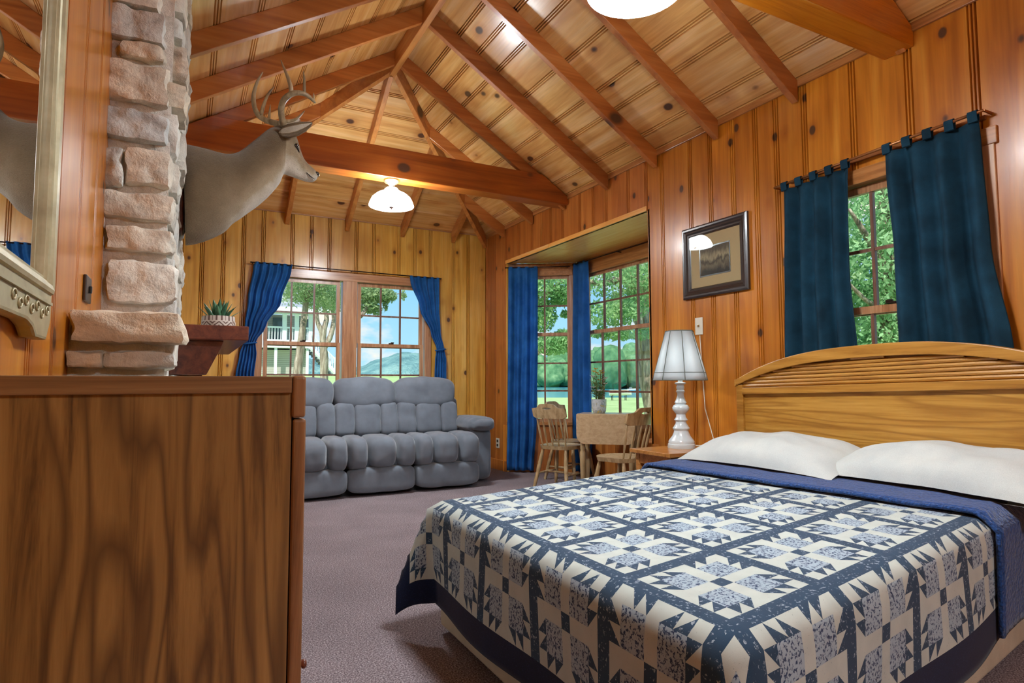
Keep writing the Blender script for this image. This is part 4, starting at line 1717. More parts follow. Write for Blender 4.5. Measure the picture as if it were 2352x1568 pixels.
flat = [(a[0], a[1], b[0], b[1], w_, k_) for a, b, w_, k_ in st]
dense = []
for i in range(len(flat) - 1):
    for q in range(3):
        t = q / 3
        P_ = [flat[max(0, i - 1)], flat[i], flat[i + 1], flat[min(len(flat) - 1, i + 2)]]
        dense.append(tuple(cr(P_[0][c], P_[1][c], P_[2][c], P_[3][c], t) for c in range(6)))
dense.append(flat[-1])
TURN = 0.0
for i, (ax, ay, bx_, by, hw, kk) in enumerate(dense):
    up, dn_ = hit(ax, ay, 1, DYP), hit(bx_, by, 1, DYP)
    mid, half = (up + dn_) / 2, (up - dn_) / 2
    f = i / (len(dense) - 1)
    for k in range(NSG):
        a = 2 * PI * k / NSG
        ca, sa = math.cos(a), math.sin(a)
        # egg shaped section, a bit narrower at the top
        wv = hw * (1 - 0.22 * max(0.0, ca))
        if 0.55 < f < 0.80 and ca < -0.2:
            wv *= 0.85
        p = mid + half * ca + Y_ * (sa * wv)
        vs_.append(p)
        b_ = 0.5 - 0.5 * ca
        if f < 0.58:
            g_ = max(0.0, min(1.0, (f - 0.04) / 0.26))
            v_ = 0.05 + (0.35 + 0.60 * g_) * max(0.0, (b_ - 0.45) / 0.55) ** 0.8
        else:
            v_ = 0.48 + 0.52 * max(0.0, (b_ - 0.30) / 0.6)
            if f > 0.9:
                v_ = 0.55 + 0.4 * b_
        bel.append(v_)
ND = len(dense)
for i in range(ND - 1):
    for k in range(NSG):
        k2 = (k + 1) % NSG
        fs.append((i * NSG + k, i * NSG + k2, (i + 1) * NSG + k2, (i + 1) * NSG + k))
fs.append(tuple(range(NSG - 1, -1, -1)))
fs.append(tuple(range((ND - 1) * NSG, ND * NSG)))
m = MB()
m.add(vs_, fs)
body = m.build('head_and_neck', 'fur', deer, smooth=True)
at = body.data.attributes.new('belly', 'FLOAT', 'POINT')
at.data.foreach_set('value', bel)


def dpt(px, py, dy=0.0):
    return hit(px, py, 1, DYP + dy)


def ear(pts, dy0, dy1, name):
    """cupped leaf: centre line points (px, py, half width px, dy)"""
    m = MB()
    rows, nseg = len(pts), 10
    vs_, fs = [], []
    for i, (px, py, hwp, dy) in enumerate(pts):
        c = dpt(px, py, dy)
        nx = pts[min(i + 1, rows - 1)]
        pv = pts[max(i - 1, 0)]
        T = (dpt(nx[0], nx[1], nx[3]) - dpt(pv[0], pv[1], pv[3])).normalized()
        B = T.cross(Y_).normalized()
        hw = hwp * 3.2 / FPX
        for k in range(nseg + 1):
            s_ = -1 + 2 * k / nseg
            cup = (s_ * s_ - 0.6) * 0.45 * hw * (-1 if dy0 < 0 else 1)
            vs_.append(c + B * (s_ * hw) + Y_ * cup)
    for i in range(rows - 1):
        for k in range(nseg):
            fs.append((i * (nseg + 1) + k, i * (nseg + 1) + k + 1, (i + 1) * (nseg + 1) + k + 1, (i + 1) * (nseg + 1) + k))
    m.add(vs_, fs)
    o = m.build(name, 'fur', deer, smooth=True, solid=0.007)
    at_ = o.data.attributes.new('belly', 'FLOAT', 'POINT')
    at_.data.foreach_set('value', [0.95 if (j % (nseg + 1)) in (4, 5, 6, 7, 8) else 0.2 for j in range(len(o.data.vertices))])
    return o


ear([(641, 305, 3, -0.06), (649, 303, 12, -0.075), (663, 301, 16, -0.10), (680, 297, 15, -0.12), (697, 291, 11, -0.135), (709, 286, 6, -0.145), (717, 282, 1, -0.15)], -1, 0, 'ear')
ear([(648, 298, 3, 0.06), (655, 295, 11, 0.08), (664, 290, 14, 0.11), (674, 285, 13, 0.14), (682, 280, 9, 0.165), (688, 275, 1, 0.18)], 1, 0, 'ear')


def antler(name, chains):
    o = None
    for pts in chains:
        m = MB()
        path = [dpt(px, py, dy) for px, py, dy, r in pts]
        # smooth path
        P2, R2 = [], []
        for i in range(len(path) - 1):
            p0, p1, p2, p3 = path[max(0, i - 1)], path[i], path[i + 1], path[min(len(path) - 1, i + 2)]
            for q in range(4):
                t = q / 4
                P2.append(cr(p0, p1, p2, p3, t))
                R2.append(pts[i][3] + (pts[i + 1][3] - pts[i][3]) * t)
        P2.append(path[-1])
        R2.append(pts[-1][3])
        m.tube(P2, R2, 10)
        if o is None:
            o = m.build(name, 'antler', deer, smooth=True)
        else:
            m.build('tine', 'antler', o, smooth=True)
    return o


antler('antler', [
    [(652, 288, -0.04, .019), (647, 268, -0.07, .017), (646, 248, -0.10, .016), (652, 230, -0.13, .0155), (667, 217, -0.16, .015), (686, 213, -0.18, .013), (706, 219, -0.17, .011), (724, 236, -0.14, .006)],
    [(669, 217, -0.16, .012), (668, 200, -0.165, .011), (662, 180, -0.165, .009), (653, 158, -0.16, .006), (645, 138, -0.155, .002)],
    [(699, 215, -0.175, .009), (699, 200, -0.18, .008), (699, 182, -0.18, .006), (697, 164, -0.18, .002)],
    [(720, 230, -0.15, .006), (721, 222, -0.152, .004), (720, 213, -0.155, .0015)],
    [(650, 278, -0.05, .010), (665, 278, -0.06, .009), (682, 272, -0.075, .007), (700, 254, -0.09, .002)]])
antler('antler', [
    [(644, 286, 0.04, .018), (625, 281, 0.08, .016), (606, 274, 0.12, .015), (592, 262, 0.15, .0145), (584, 243, 0.18, .013), (583, 217, 0.20, .011), (591, 188, 0.20, .008), (604, 165, 0.19, .002)],
    [(599, 268, 0.13, .011), (603, 250, 0.15, .010), (610, 229, 0.165, .008), (619, 212, 0.17, .006), (630, 199, 0.17, .002)],
    [(618, 279, 0.09, .009), (619, 262, 0.10, .007), (621, 240, 0.11, .002)]])
for dy in (-0.062, 0.062):
    m = MB()
    m.puff(dpt(681, 334, dy), (0.011, 0.010, 0.012), 2.0, 6)
    m.build('eye', 'eye', deer, smooth=True)
    m = MB()
    m.tube([dpt(679, 330, dy * 1.03), dpt(684, 341, dy * 1.0), dpt(688, 350, dy * 0.95)], [0.004, 0.005, 0.0015], 6)
    m.build('eyelid', 'nose', deer, smooth=True)
m = MB()
m.puff(dpt(726, 401, 0), (0.016, 0.030, 0.014), 2.4, 8)
m.build('nose', 'nose', deer, smooth=True)
m = MB()
m.tube([dpt(722, 411, -0.03), dpt(712, 404, -0.038), dpt(704, 396, -0.040)], [0.0015, 0.003, 0.0015], 6)
m.build('mouth_line', 'nose', deer, smooth=True)
m = MB()
m.puff(dpt(419, 447, 0), (0.014, 0.12, 0.20), 3.0, 8)
m.build('back_board', 'mantel', deer, smooth=True)

# ------------------------------------------------------------------ wall mirror
M['mirror_frame'] = new_mat('champagne_frame', rough=0.35, metal=0.25)
_t = NT(M['mirror_frame'])
_v = _t.coord((1, 1, 1))
_n1 = _t.noise(_v, 12, 4, 0.6)
_t.color(_t.ramp(_n1, [(0.3, lin('9c9270')), (0.6, lin('b8b08c')), (0.8, lin('cec8a8'))]))
M['mirror_glass'] = new_mat('mirror_glass', (0.9, 0.91, 0.9, 1), 0.01, 1.0)
mir = tag(empty('wall_mirror', (-0.26, 1.1, 1.7)), 'large wall mirror in a pale champagne frame with carved lower apron above the dresser', 'mirror')
MY0, MY1, MZ0, MZ1 = 0.45, 1.545, 1.325, 2.55            # glass area
m = MB()
m.box((-0.285, MY0 - 0.02, MZ0 - 0.02), (-0.272, MY1 + 0.02, MZ1 + 0.02))
m.build('glass', 'mirror_glass', mir)
FP = [(0.0, -0.272), (0.006, -0.262), (0.016, -0.262), (0.020, -0.254), (0.030, -0.250), (0.034, -0.240), (0.050, -0.236), (0.062, -0.240), (0.066, -0.250), (0.078, -0.254), (0.086, -0.262), (0.088, -0.289)]
FP = [(a_ * 0.6, -0.272 + (b_ + 0.272) * 0.6) for a_, b_ in FP[:-1]] + [(0.053, -0.289)]


def frame_side(p0, p1, out, name):
    """moulded frame bar from p0 to p1 (y,z) with outward direction out (y,z)"""
    d = (Vector((0, p1[0], p1[1])) - Vector((0, p0[0], p0[1])))
    Ln = d.length
    d.normalize()
    ov = Vector((0, out[0], out[1]))
    m = MB()
    vs_, fs = [], []
    for w_, x in FP:
        vs_ += [Vector((x, p0[0], p0[1])) + ov * w_ - d * w_, Vector((x, p0[0], p0[1])) + ov * w_ + d * (Ln + w_)]
    k = len(FP)
    for i in range(k - 1):
        fs.append((2 * i, 2 * i + 1, 2 * i + 3, 2 * i + 2))
    fs.append((0, 2 * k - 2, 2 * k - 1, 1))
    m.add(vs_, fs)
    return m.build(name, 'mirror_frame', mir)


frame_side((MY1, MZ0), (MY1, MZ1), (1, 0), 'frame_bar')
frame_side((MY0, MZ1), (MY0, MZ0), (-1, 0), 'frame_bar')
frame_side((MY0, MZ0), (MY1, MZ0), (0, -1), 'frame_bar')
frame_side((MY1, MZ1), (MY0, MZ1), (0, 1), 'frame_bar')
# carved apron below the frame
m = MB()
yc = (MY0 + MY1) / 2
hwid = (MY1 - MY0) / 2 + 0.05
ap = [(-hwid, 0.02), (hwid, 0.02), (hwid, -0.075), (hwid - 0.035, -0.145), (hwid - 0.13, -0.145), (hwid - 0.16, -0.115), (hwid - 0.21, -0.10), (-hwid + 0.21, -0.10), (-hwid + 0.16, -0.115), (-hwid + 0.13, -0.145), (-hwid + 0.035, -0.145), (-hwid, -0.075)]
m.prism([(a, b * 0.58 if b < 0 else b) for a, b in ap], Vector((0, yc, MZ0 - 0.05)), Y_, Z_, X_, -0.287, -0.258)
apr = m.build('apron', 'mirror_frame', mir, bevel=0.006, segs=2)
for s_ in (1, -1):
    for q in range(7):
        yy = yc + s_ * (hwid - 0.05 - q * 0.045)
        zz = MZ0 - 0.05 - 0.026 - (0.010 if q % 2 else 0.0)
        m = MB()
        pth = [(-0.257, yy + 0.016 * math.cos(a_) * (1 - a_ / 14), zz + 0.011 * math.sin(a_) * (1 - a_ / 14)) for a_ in [0.5 * i for i in range(14)]]
        m.tube(pth, 0.0022, 5)
        m.build('scroll', 'mirror_frame', apr, smooth=True)
m = MB()
m.obox(Vector((0, yc, MZ0 - 0.05)), Y_, Z_, X_, -hwid + 0.02, hwid - 0.02, -0.012, -0.006, -0.26, -0.253)
m.build('bead', 'mirror_frame', apr)

# dark wall plate on the left wall, beside the chimney
sp = tag(empty('wall_plate', (-0.285, 2.27, 1.40)), 'small dark brown switch plate on the pine wall left of the chimney', 'wall plate')
pc = hit(201, 666, 0, XL + 0.006)
m = MB()
m.box((XL + 0.0005, pc.y - 0.055, pc.z - 0.038), (XL + 0.010, pc.y + 0.055, pc.z + 0.042))
m.build('plate', 'dark_plastic', sp, bevel=0.003)
m = MB()
m.box((XL + 0.010, pc.y - 0.006, pc.z - 0.010), (XL + 0.018, pc.y + 0.006, pc.z + 0.012))
m.build('toggle', 'slot', sp, bevel=0.002)

# ------------------------------------------------------------------ succulent on the mantel
M['leaf_suc'] = new_mat('succulent_leaf', rough=0.5)
_t = NT(M['leaf_suc'])
_n1 = _t.noise(_t.coord(), 30, 3)
_t.color(_t.ramp(_n1, [(0.3, lin('2e5a42')), (0.7, lin('5a8a64'))]))
M['pot_pat'] = new_mat('pot_patterned', rough=0.6)
_t = NT(M['pot_pat'])
_tc = _t.n('TexCoord')
_vv = _t.n('VectorMath', operation='SUBTRACT')
PPX, PPY = 0.115, 3.02
_vv.inputs[1].default_value = (PPX, PPY, 1.316)
_t.l(_tc.outputs['Object'], _vv.inputs[0])
_s3 = _t.n('SeparateXYZ')
_t.l(_vv.outputs[0], _s3.inputs[0])
_at2 = _t.n('Math', operation='ARCTAN2')
_t.l(_s3.outputs['Y'], _at2.inputs[0])
_t.l(_s3.outputs['X'], _at2.inputs[1])
_mu = _t.n('Math', operation='MULTIPLY')
_mu.inputs[1].default_value = 8 / PI
_t.l(_at2.outputs[0], _mu.inputs[0])
_pp = _t.n('Math', operation='PINGPONG')
_pp.inputs[1].default_value = 1.0
_t.l(_mu.outputs[0], _pp.inputs[0])
_zz = _t.mrange(_s3.outputs['Z'], 0.018, 0.062, -1.0, 1.0)
_az = _t.n('Math', operation='ABSOLUTE')
_t.l(_zz, _az.inputs[0])
_sm = _t.n('Math', operation='ADD')
_t.l(_pp.outputs[0], _sm.inputs[0])
_t.l(_az.outputs[0], _sm.inputs[1])
_p2 = _t.n('Math', operation='PINGPONG')
_p2.inputs[1].default_value = 0.35
_t.l(_sm.outputs[0], _p2.inputs[0])
_dm = _t.mrange(_p2.outputs[0], 0.12, 0.16, 0.0, 1.0)
_bandm = _t.ramp(_az.outputs[0], [(0.80, (0, 0, 0, 1)), (0.82, (1, 1, 1, 1)), (0.95, (1, 1, 1, 1)), (0.97, (0, 0, 0, 1))])
_c = _t.mix(_dm, lin('6a5248'), lin('cfc6bc'))
_c = _t.mix(_bandm, _c, lin('d8d0c6'))
_t.color(_c)
suc = tag(empty('potted_succulent', (PPX, PPY, 1.316)), 'spiky green succulent in a diamond patterned pot on the mantel', 'potted plant')
m = MB()
m.lathe([(0.0, 0.0), (0.052, 0.0), (0.064, 0.012), (0.069, 0.045), (0.067, 0.082), (0.061, 0.082), (0.060, 0.066), (0.0, 0.066)], (PPX, PPY, 1.3165), 28)
m.build('pot', 'pot_pat', suc, smooth=True, angle=40)
random.seed(3)
for k in range(22):
    a = k * 2.4
    ring_ = k / 22
    lean = 0.15 + 0.75 * ring_
    Ln = 0.105 - 0.02 * ring_
    d = Vector((math.cos(a) * lean, math.sin(a) * lean, 1)).normalized()
    base = Vector((PPX, PPY, 1.378)) + Vector((math.cos(a), math.sin(a), 0)) * 0.02 * (0.4 + ring_)
    sd_ = d.cross(Z_).normalized()
    nn = sd_.cross(d)
    vs_, fs = [], []
    for i in range(7):
        t = i / 6
        wd = 0.019 * (1 - t) ** 0.7 * (1 if t > 0.05 else 0.8)
        cpt = base + d * (Ln * t) + nn * (0.02 * t * t * ring_) * -1
        vs_ += [cpt - sd_ * wd, cpt - nn * 0.006 * (1 - t), cpt + sd_ * wd, cpt + nn * 0.003 * (1 - t)]
    for i in range(6):
        for q in range(4):
            q2 = (q + 1) % 4
            fs.append((4 * i + q, 4 * i + q2, 4 * i + 4 + q2, 4 * i + 4 + q))
    m = MB()
    m.add(vs_, fs)
    m.build('leaf', 'leaf_suc', suc, smooth=True)
m = MB()
hp = hit(540, 740, 1, 2.56)
m.tube([(hp.x, 2.56, 1.316), (hp.x, 2.56, 1.332), (hp.x - 0.004, 2.56, 1.339), (hp.x - 0.009, 2.56, 1.334)], 0.0022, 6)
tag(m.build('wire_hook', 'white_plastic', smooth=True), 'tiny white wire hook standing on the mantel edge', 'hook')

# ------------------------------------------------------------------ potted flowers on the table
PF = K + e1 * 0.20 + e2 * 0.20
fpz = TZ
pf = tag(empty('flower_pot', (PF.x, PF.y, fpz)), 'glazed grey pot of yellow and white flowers on the dining table', 'potted plant')
M['pot_glaze'] = new_mat('pot_glazed_grey', rough=0.3, coat=0.4)
_t = NT(M['pot_glaze'])
_n1 = _t.noise(_t.coord(), 22, 3, 0.5, 0.4)
_c = _t.ramp(_n1, [(0.35, lin('a9b2b6')), (0.52, lin('c4cacc')), (0.58, lin('8d9aa6')), (0.7, lin('c9b86a'))])
_t.color(_c)
m = MB()
m.lathe([(0.0, 0.0), (0.058, 0.0), (0.072, 0.02), (0.078, 0.07), (0.080, 0.145), (0.074, 0.145), (0.072, 0.125), (0.0, 0.125)], (PF.x, PF.y, fpz + 0.0005), 28)
m.build('pot', 'pot_glaze', pf, smooth=True, angle=40)
M['stem_g'] = new_mat('flower_stem', lin('5f7038'), 0.6)
M['petal_y'] = new_mat('petal_yellow', lin('e8b03c'), 0.6)
M['petal_w'] = new_mat('petal_white', lin('e6e8e6'), 0.6)
random.seed(12)
for k in range(26):
    a = random.uniform(0, 2 * PI)
    ln = random.uniform(0.10, 0.30) if k > 8 else random.uniform(0.22, 0.36)
    sp_ = random.uniform(0.02, 0.085) if k > 8 else random.uniform(0.0, 0.04)
    b0 = Vector((PF.x, PF.y, fpz + 0.12)) + Vector((math.cos(a), math.sin(a), 0)) * 0.03
    tip = b0 + Vector((math.cos(a) * sp_, math.sin(a) * sp_, ln))
    m = MB()
    m.tube([b0, (b0 + tip) / 2 + Vector((math.cos(a), math.sin(a), 0)) * -0.01, tip], [0.0035, 0.003, 0.002], 5)
    stem = m.build('stem', 'stem_g', pf)
    m = MB()
    for q in range(3):
        t = 0.3 + 0.22 * q
        c0 = b0.lerp(tip, t)
        dr_ = Vector((math.cos(a + q * 2.2), math.sin(a + q * 2.2), 0.5)).normalized()
        sd_ = dr_.cross(Z_).normalized() * 0.010
        m.add([c0, c0 + dr_ * 0.025 + sd_, c0 + dr_ * 0.06, c0 + dr_ * 0.025 - sd_], [(0, 1, 2, 3)])
    m.build('leaf', 'stem_g', stem, solid=0.0008)
    if k % 3 != 2:
        m = MB()
        for q in range(5):
            aa = q * 2 * PI / 5
            dr_ = Vector((math.cos(aa), math.sin(aa), 0.55)).normalized()
            sd_ = dr_.cross(Z_).normalized() * 0.013
            m.add([tip, tip + dr_ * 0.018 + sd_, tip + dr_ * 0.038, tip + dr_ * 0.018 - sd_], [(0, 1, 2, 3)])
        m.build('bloom', 'petal_y' if k < 12 else 'petal_w', pf, solid=0.0008)

# ------------------------------------------------------------------ curtains
def curtain(name, O, U, N, rows, folds, mat, label, off=0.05, nu=96, group=None, sharp=1.0, top_tabs=None):
    """rows = [(z, s0, s1, amp)] from top to bottom; U along the rod, N into the room"""
    rr = []
    for (z0, a0, b0, m0), (z1, a1, b1, m1) in zip(rows[:-1], rows[1:]):
        n = max(2, int(abs(z1 - z0) / 0.05))
        for q in range(n):
            t = q / n
            t2 = t * t * (3 - 2 * t)
            rr.append((z0 + (z1 - z0) * t, a0 + (a1 - a0) * t2, b0 + (b1 - b0) * t2, m0 + (m1 - m0) * t))
    rr.append(rows[-1])
    m = MB()
    nv = len(rr) - 1

    def P(u, v):
        z, a, b, amp = rr[min(nv, int(round(v * nv)))]
        ph = u * folds * 2 * PI
        w_ = math.sin(ph + 0.25 * math.sin(z * 2.0)) + 0.35 * math.sin(ph * 0.5 + 1.7) + 0.12 * math.sin(ph * 1.63 + z * 1.3 + 0.4)
        s_ = a + (b - a) * u
        return O + U * s_ + Z_ * z + N * (off + amp * w_)
    m.grid(P, nu, nv)
    o = tag(empty(name, (O + U * ((rows[-1][1] + rows[-1][2]) / 2) + Z_ * rows[-1][0] + N * off)[:]), label, 'curtain', group)
    m.build('panel', mat, o, smooth=True, solid=0.003)
    return o


def rod(name, p0, p1, r, mat, label, ends=0.0, brackets=()):
    o = tag(empty(name, ((Vector(p0) + Vector(p1)) / 2)[:]), label, 'curtain rod')
    m = MB()
    m.tube([p0, p1], r, 10)
    m.build('bar', mat, o, smooth=True)
    if ends:
        for p in (p0, p1):
            m = MB()
            m.puff(p, (ends,) * 3, 2.0, 5)
            m.build('finial', mat, o, smooth=True)
    for a, b in brackets:
        m = MB()
        m.tube([a, b], r * 0.9, 6)
        m.build('bracket', mat, o)
    return o


# back window
zt_b = 2.478
bl = curtain('curtain', O1, X_, -Y_, [(2.485, 0.645, 1.045, 0.014), (2.44, 0.625, 1.035, 0.02), (2.05, 0.575, 0.93, 0.024), (1.75, 0.55, 0.77, 0.02), (1.56, 0.545, 0.665, 0.014), (1.45, 0.505, 0.68, 0.018), (1.20, 0.47, 0.66, 0.022), (0.60, 0.45, 0.66, 0.022)], 5.3, 'curt_blue', 'blue curtain tied back at the left of the back window', 0.07, group='blue curtains of the back window')
br = curtain('curtain', O1, X_, -Y_, [(2.47, 2.46, 2.86, 0.014), (2.42, 2.47, 2.86, 0.018), (2.05, 2.60, 2.86, 0.02), (1.75, 2.75, 2.88, 0.016), (1.54, 2.83, 2.93, 0.012), (1.42, 2.81, 2.96, 0.016), (1.20, 2.80, 2.96, 0.02), (0.60, 2.80, 2.97, 0.02)], 4.4, 'curt_blue', 'blue curtain tied back at the right of the back window', 0.07, group='blue curtains of the back window')
for o, s0, s1, z in ((bl, 0.54, 0.675, 1.555), (br, 2.82, 2.945, 1.535)):
    m = MB()
    pth = [O1 + X_ * ((s0 + s1) / 2 + (s1 - s0) / 2 * math.cos(a)) - Y_ * (0.07 + 0.045 * math.sin(a)) + Z_ * (z + 0.012 * math.cos(a)) for a in [2 * PI * i / 20 for i in range(21)]]
    m.tube(pth, 0.010, 6)
    m.build('tieback', 'curt_blue', o, smooth=True)
    m = MB()
    xx = s0 + 0.01 if s0 < 1 else s1 + 0.005
    m.tube([O1 + X_ * xx + Z_ * z - Y_ * 0.005, O1 + X_ * xx + Z_ * z - Y_ * 0.09, O1 + X_ * (xx + 0.02) + Z_ * (z + 0.02) - Y_ * 0.10], 0.005, 6)
    m.build('tieback_hook', 'brass', o, smooth=True)
rod('curtain_rod', O1 + X_ * 0.60 - Y_ * 0.07 + Z_ * 2.475, O1 + X_ * 2.885 - Y_ * 0.07 + Z_ * 2.46, 0.007, 'rod_dark', 'thin dark curtain rod over the back window', 0.010, [(O1 + X_ * x - Y_ * 0.07 + Z_ * 2.468, O1 + X_ * x - Y_ * 0.0 + Z_ * 2.468) for x in (0.62, 1.74, 2.87)])
# bay
U2, N2, L2 = frame_of(A0, A1)
curtain('curtain', A0, U2, N2, [(2.565, 0.035, 0.405, 0.010), (2.5, 0.035, 0.405, 0.016), (1.6, 0.03, 0.40, 0.024), (0.6, 0.02, 0.38, 0.028), (0.03, 0.01, 0.34, 0.03)], 3.6, 'curt_blue', 'long blue curtain covering half of the angled bay window', 0.07, group='blue curtains of the bay')
rod('curtain_rod', A0 + U2 * 0.0 + N2 * 0.07 + Z_ * 2.555, A0 + U2 * 0.80 + N2 * 0.07 + Z_ * 2.555, 0.007, 'rod_dark', 'thin dark curtain rod over the angled bay window', 0.009, [(A0 + U2 * x + N2 * 0.07 + Z_ * 2.555, A0 + U2 * x + Z_ * 2.555) for x in (0.05, 0.78)])
U3, N3, L3 = frame_of(A1, B1)
curtain('curtain', A1, U3, N3, [(2.585, 0.03, 0.36, 0.012), (2.5, 0.03, 0.365, 0.018), (1.6, 0.02, 0.37, 0.026), (0.6, 0.02, 0.38, 0.028), (0.03, 0.03, 0.37, 0.03)], 3.2, 'curt_blue', 'long blue curtain hanging in the corner of the bay behind the flower pot', 0.07, group='blue curtains of the bay')
rod('curtain_rod', A1 + U3 * 0.02 + N3 * 0.07 + Z_ * 2.575, A1 + U3 * 1.66 + N3 * 0.07 + Z_ * 2.575, 0.007, 'rod_dark', 'thin dark curtain rod over the front bay window', 0.009, [(A1 + U3 * x + N3 * 0.07 + Z_ * 2.575, A1 + U3 * x + Z_ * 2.575) for x in (0.06, 0.9, 1.62)])
# bedroom window: heavy dark curtains on tabs
OR = Vector((XR, 0, 0))
rz0, rz1 = 2.415, 2.455
rodz = lambda y: rz0 + (rz1 - rz0) * (2.80 - y) / (2.80 - 1.56)
for (ya, yb, wid, lab, sd_) in ((2.735, 2.275, 'l', 'heavy dark teal curtain left of the bedroom window', 0), (2.055, 1.585, 'r', 'wider heavy dark teal curtain right of the bedroom window, next to the wall corner', 1)):
    zt0 = rodz((ya + yb) / 2) - 0.035
    if sd_ == 0:
        rows = [(zt0, -ya, -yb, 0.012), (zt0 - 0.1, -ya, -yb + 0.005, 0.026), (1.8, -ya - 0.01, -yb + 0.00, 0.034), (1.24, -ya - 0.02, -yb + 0.035, 0.032)]
    else:
        rows = [(zt0, -ya, -yb, 0.012), (zt0 - 0.1, -ya, -yb + 0.005, 0.028), (1.8, -ya + 0.03, -yb + 0.02, 0.038), (1.22, -ya + 0.04, -yb + 0.09, 0.034)]
    o = curtain('curtain', OR, -Y_, -X_, rows, 4.2 if sd_ == 0 else 3.6, 'curt_navy', lab, 0.060, nu=110, group='dark curtains of the bedroom window')
    for v in list(o.children):
        if v.name.startswith('panel'):
            me = v.data
            for vert in me.vertices:
                yy = vert.co.y
                tt = max(0.0, min(1.0, (vert.co.z - 1.9) / 0.5))
                vert.co.z += (rodz(yy) - rodz((ya + yb) / 2)) * tt
    nt_ = 5
    for k in range(nt_):
        yy = ya + (yb - ya) * (k + 0.15) / (nt_ - 0.7)
        zr = rodz(yy)
        m = MB()
        pth = [Vector((XR - 0.075 + 0.014 * math.cos(a), yy, zr + 0.014 * math.sin(a) - (0.03 if math.sin(a) < -0.5 else 0))) for a in [2 * PI * i / 12 for i in range(13)]]
        vs_ = []
        for p in pth:
            vs_ += [p + Y_ * 0.022, p - Y_ * 0.022]
        m.add(vs_, [(2 * i, 2 * i + 1, 2 * i + 3, 2 * i + 2) for i in range(12)])
        m.build('tab', 'curt_navy', o, solid=0.003)
ro = rod('curtain_rod', (XR - 0.075, 2.80, rodz(2.80)), (XR - 0.075, 1.555, rodz(1.555)), 0.008, 'rod_bronze', 'slanting bronze curtain rod over the bedroom window', 0.0, [((XR - 0.075, 1.555, rodz(1.555)), (XR, 1.555, rodz(1.555))), ((XR - 0.075, 2.80, rodz(2.80)), (XR, 2.80, rodz(2.80)))])
m = MB()
m.obox(Vector((XR, 0, 0)), Y_, Z_, -X_, 1.575, 2.72, 2.43, 2.452, 0.0, 0.02)
m.build('wall_strip', 'rod_bronze', ro, bevel=0.003)

# ------------------------------------------------------------------ framed picture
PY0, PY1, PZ0, PZ1 = 3.085, 3.745, 1.768, 2.338
pic = tag(empty('framed_picture', (XR - 0.02, (PY0 + PY1) / 2, PZ0)), 'dark framed landscape print with wide tan mat on the pine wall', 'picture')
FPp = [(0.0, 0.002), (0.0, 0.022), (0.012, 0.030), (0.024, 0.030), (0.034, 0.022), (0.046, 0.024), (0.058, 0.018), (0.070, 0.019), (0.078, 0.010), (0.082, 0.006)]
OP = Vector((XR, 0, 0))
for (p0, p1, inn) in (((PY0, PZ0), (PY1, PZ0), (0, 1)), ((PY1, PZ0), (PY1, PZ1), (-1, 0)), ((PY1, PZ1), (PY0, PZ1), (0, -1)), ((PY0, PZ1), (PY0, PZ0), (1, 0))):
    d = Vector((0, p1[0] - p0[0], p1[1] - p0[1]))
    Ln = d.length
    d.normalize()
    iv = Vector((0, inn[0], inn[1]))
    vs_ = []
    for w_, h in FPp:
        a = Vector((XR - h, p0[0], p0[1])) + iv * w_ + d * w_
        b = Vector((XR - h, p0[0], p0[1])) + iv * w_ + d * (Ln - w_)
        vs_ += [a, b]
    k = len(FPp)
    fs = [(2 * i, 2 * i + 1, 2 * i + 3, 2 * i + 2) for i in range(k - 1)] + [(0, 2 * k - 2, 2 * k - 1, 1)]
    m = MB()
    m.add(vs_, fs)
    m.build('frame_bar', 'black_frame', pic)
m = MB()
m.box((XR - 0.006, PY0 + 0.07, PZ0 + 0.07), (XR - 0.002, PY1 - 0.07, PZ1 - 0.07))
m.build('mat_board', 'mat_tan', pic)
m = MB()
pz, py_ = (PZ0 + PZ1) / 2 - 0.01, (PY0 + PY1) / 2
m.box((XR - 0.008, py_ - 0.155, pz - 0.118), (XR - 0.0061, py_ + 0.155, pz + 0.118))
m.build('print_border', 'black_frame', pic)
M['print'] = new_mat('landscape_print', rough=0.6)
_t = NT(M['print'])
_v = _t.coord()
_s3 = _t.n('SeparateXYZ')
_t.l(_v, _s3.inputs[0])
_zz = _t.mrange(_s3.outputs['Z'], pz - 0.11, pz + 0.11, 0.0, 1.0)
_n1 = _t.noise(_t.coord((1, 9, 3)), 3, 5, 0.65)
_n2 = _t.noise(_t.coord((1, 30, 4)), 2, 4, 0.6)
_ad = _t.n('Math', operation='ADD')
_t.l(_zz, _ad.inputs[0])
_t.l(_t.mrange(_n1, 0.0, 1.0, -0.35, 0.35), _ad.inputs[1])
_c = _t.ramp(_ad.outputs[0], [(0.1, lin('2c241c')), (0.35, lin('7a6c54')), (0.48, lin('3c342a')), (0.62, lin('a89878')), (0.85, lin('5c4e3c')), (1.0, lin('4a3e30'))])
_c = _t.mix(0.5, _c, _t.ramp(_n2, [(0.35, (0.5, 0.48, 0.45, 1)), (0.65, (1.2, 1.18, 1.12, 1))]), 'MULTIPLY')
_t.color(_c)
m = MB()
m.box((XR - 0.0095, py_ - 0.145, pz - 0.108), (XR - 0.0079, py_ + 0.145, pz + 0.108))
m.build('print', 'print', pic)
m = MB()
m.box((XR - 0.0145, PY0 + 0.075, PZ0 + 0.075), (XR - 0.012, PY1 - 0.075, PZ1 - 0.075))
m.build('glass', 'glass', pic)

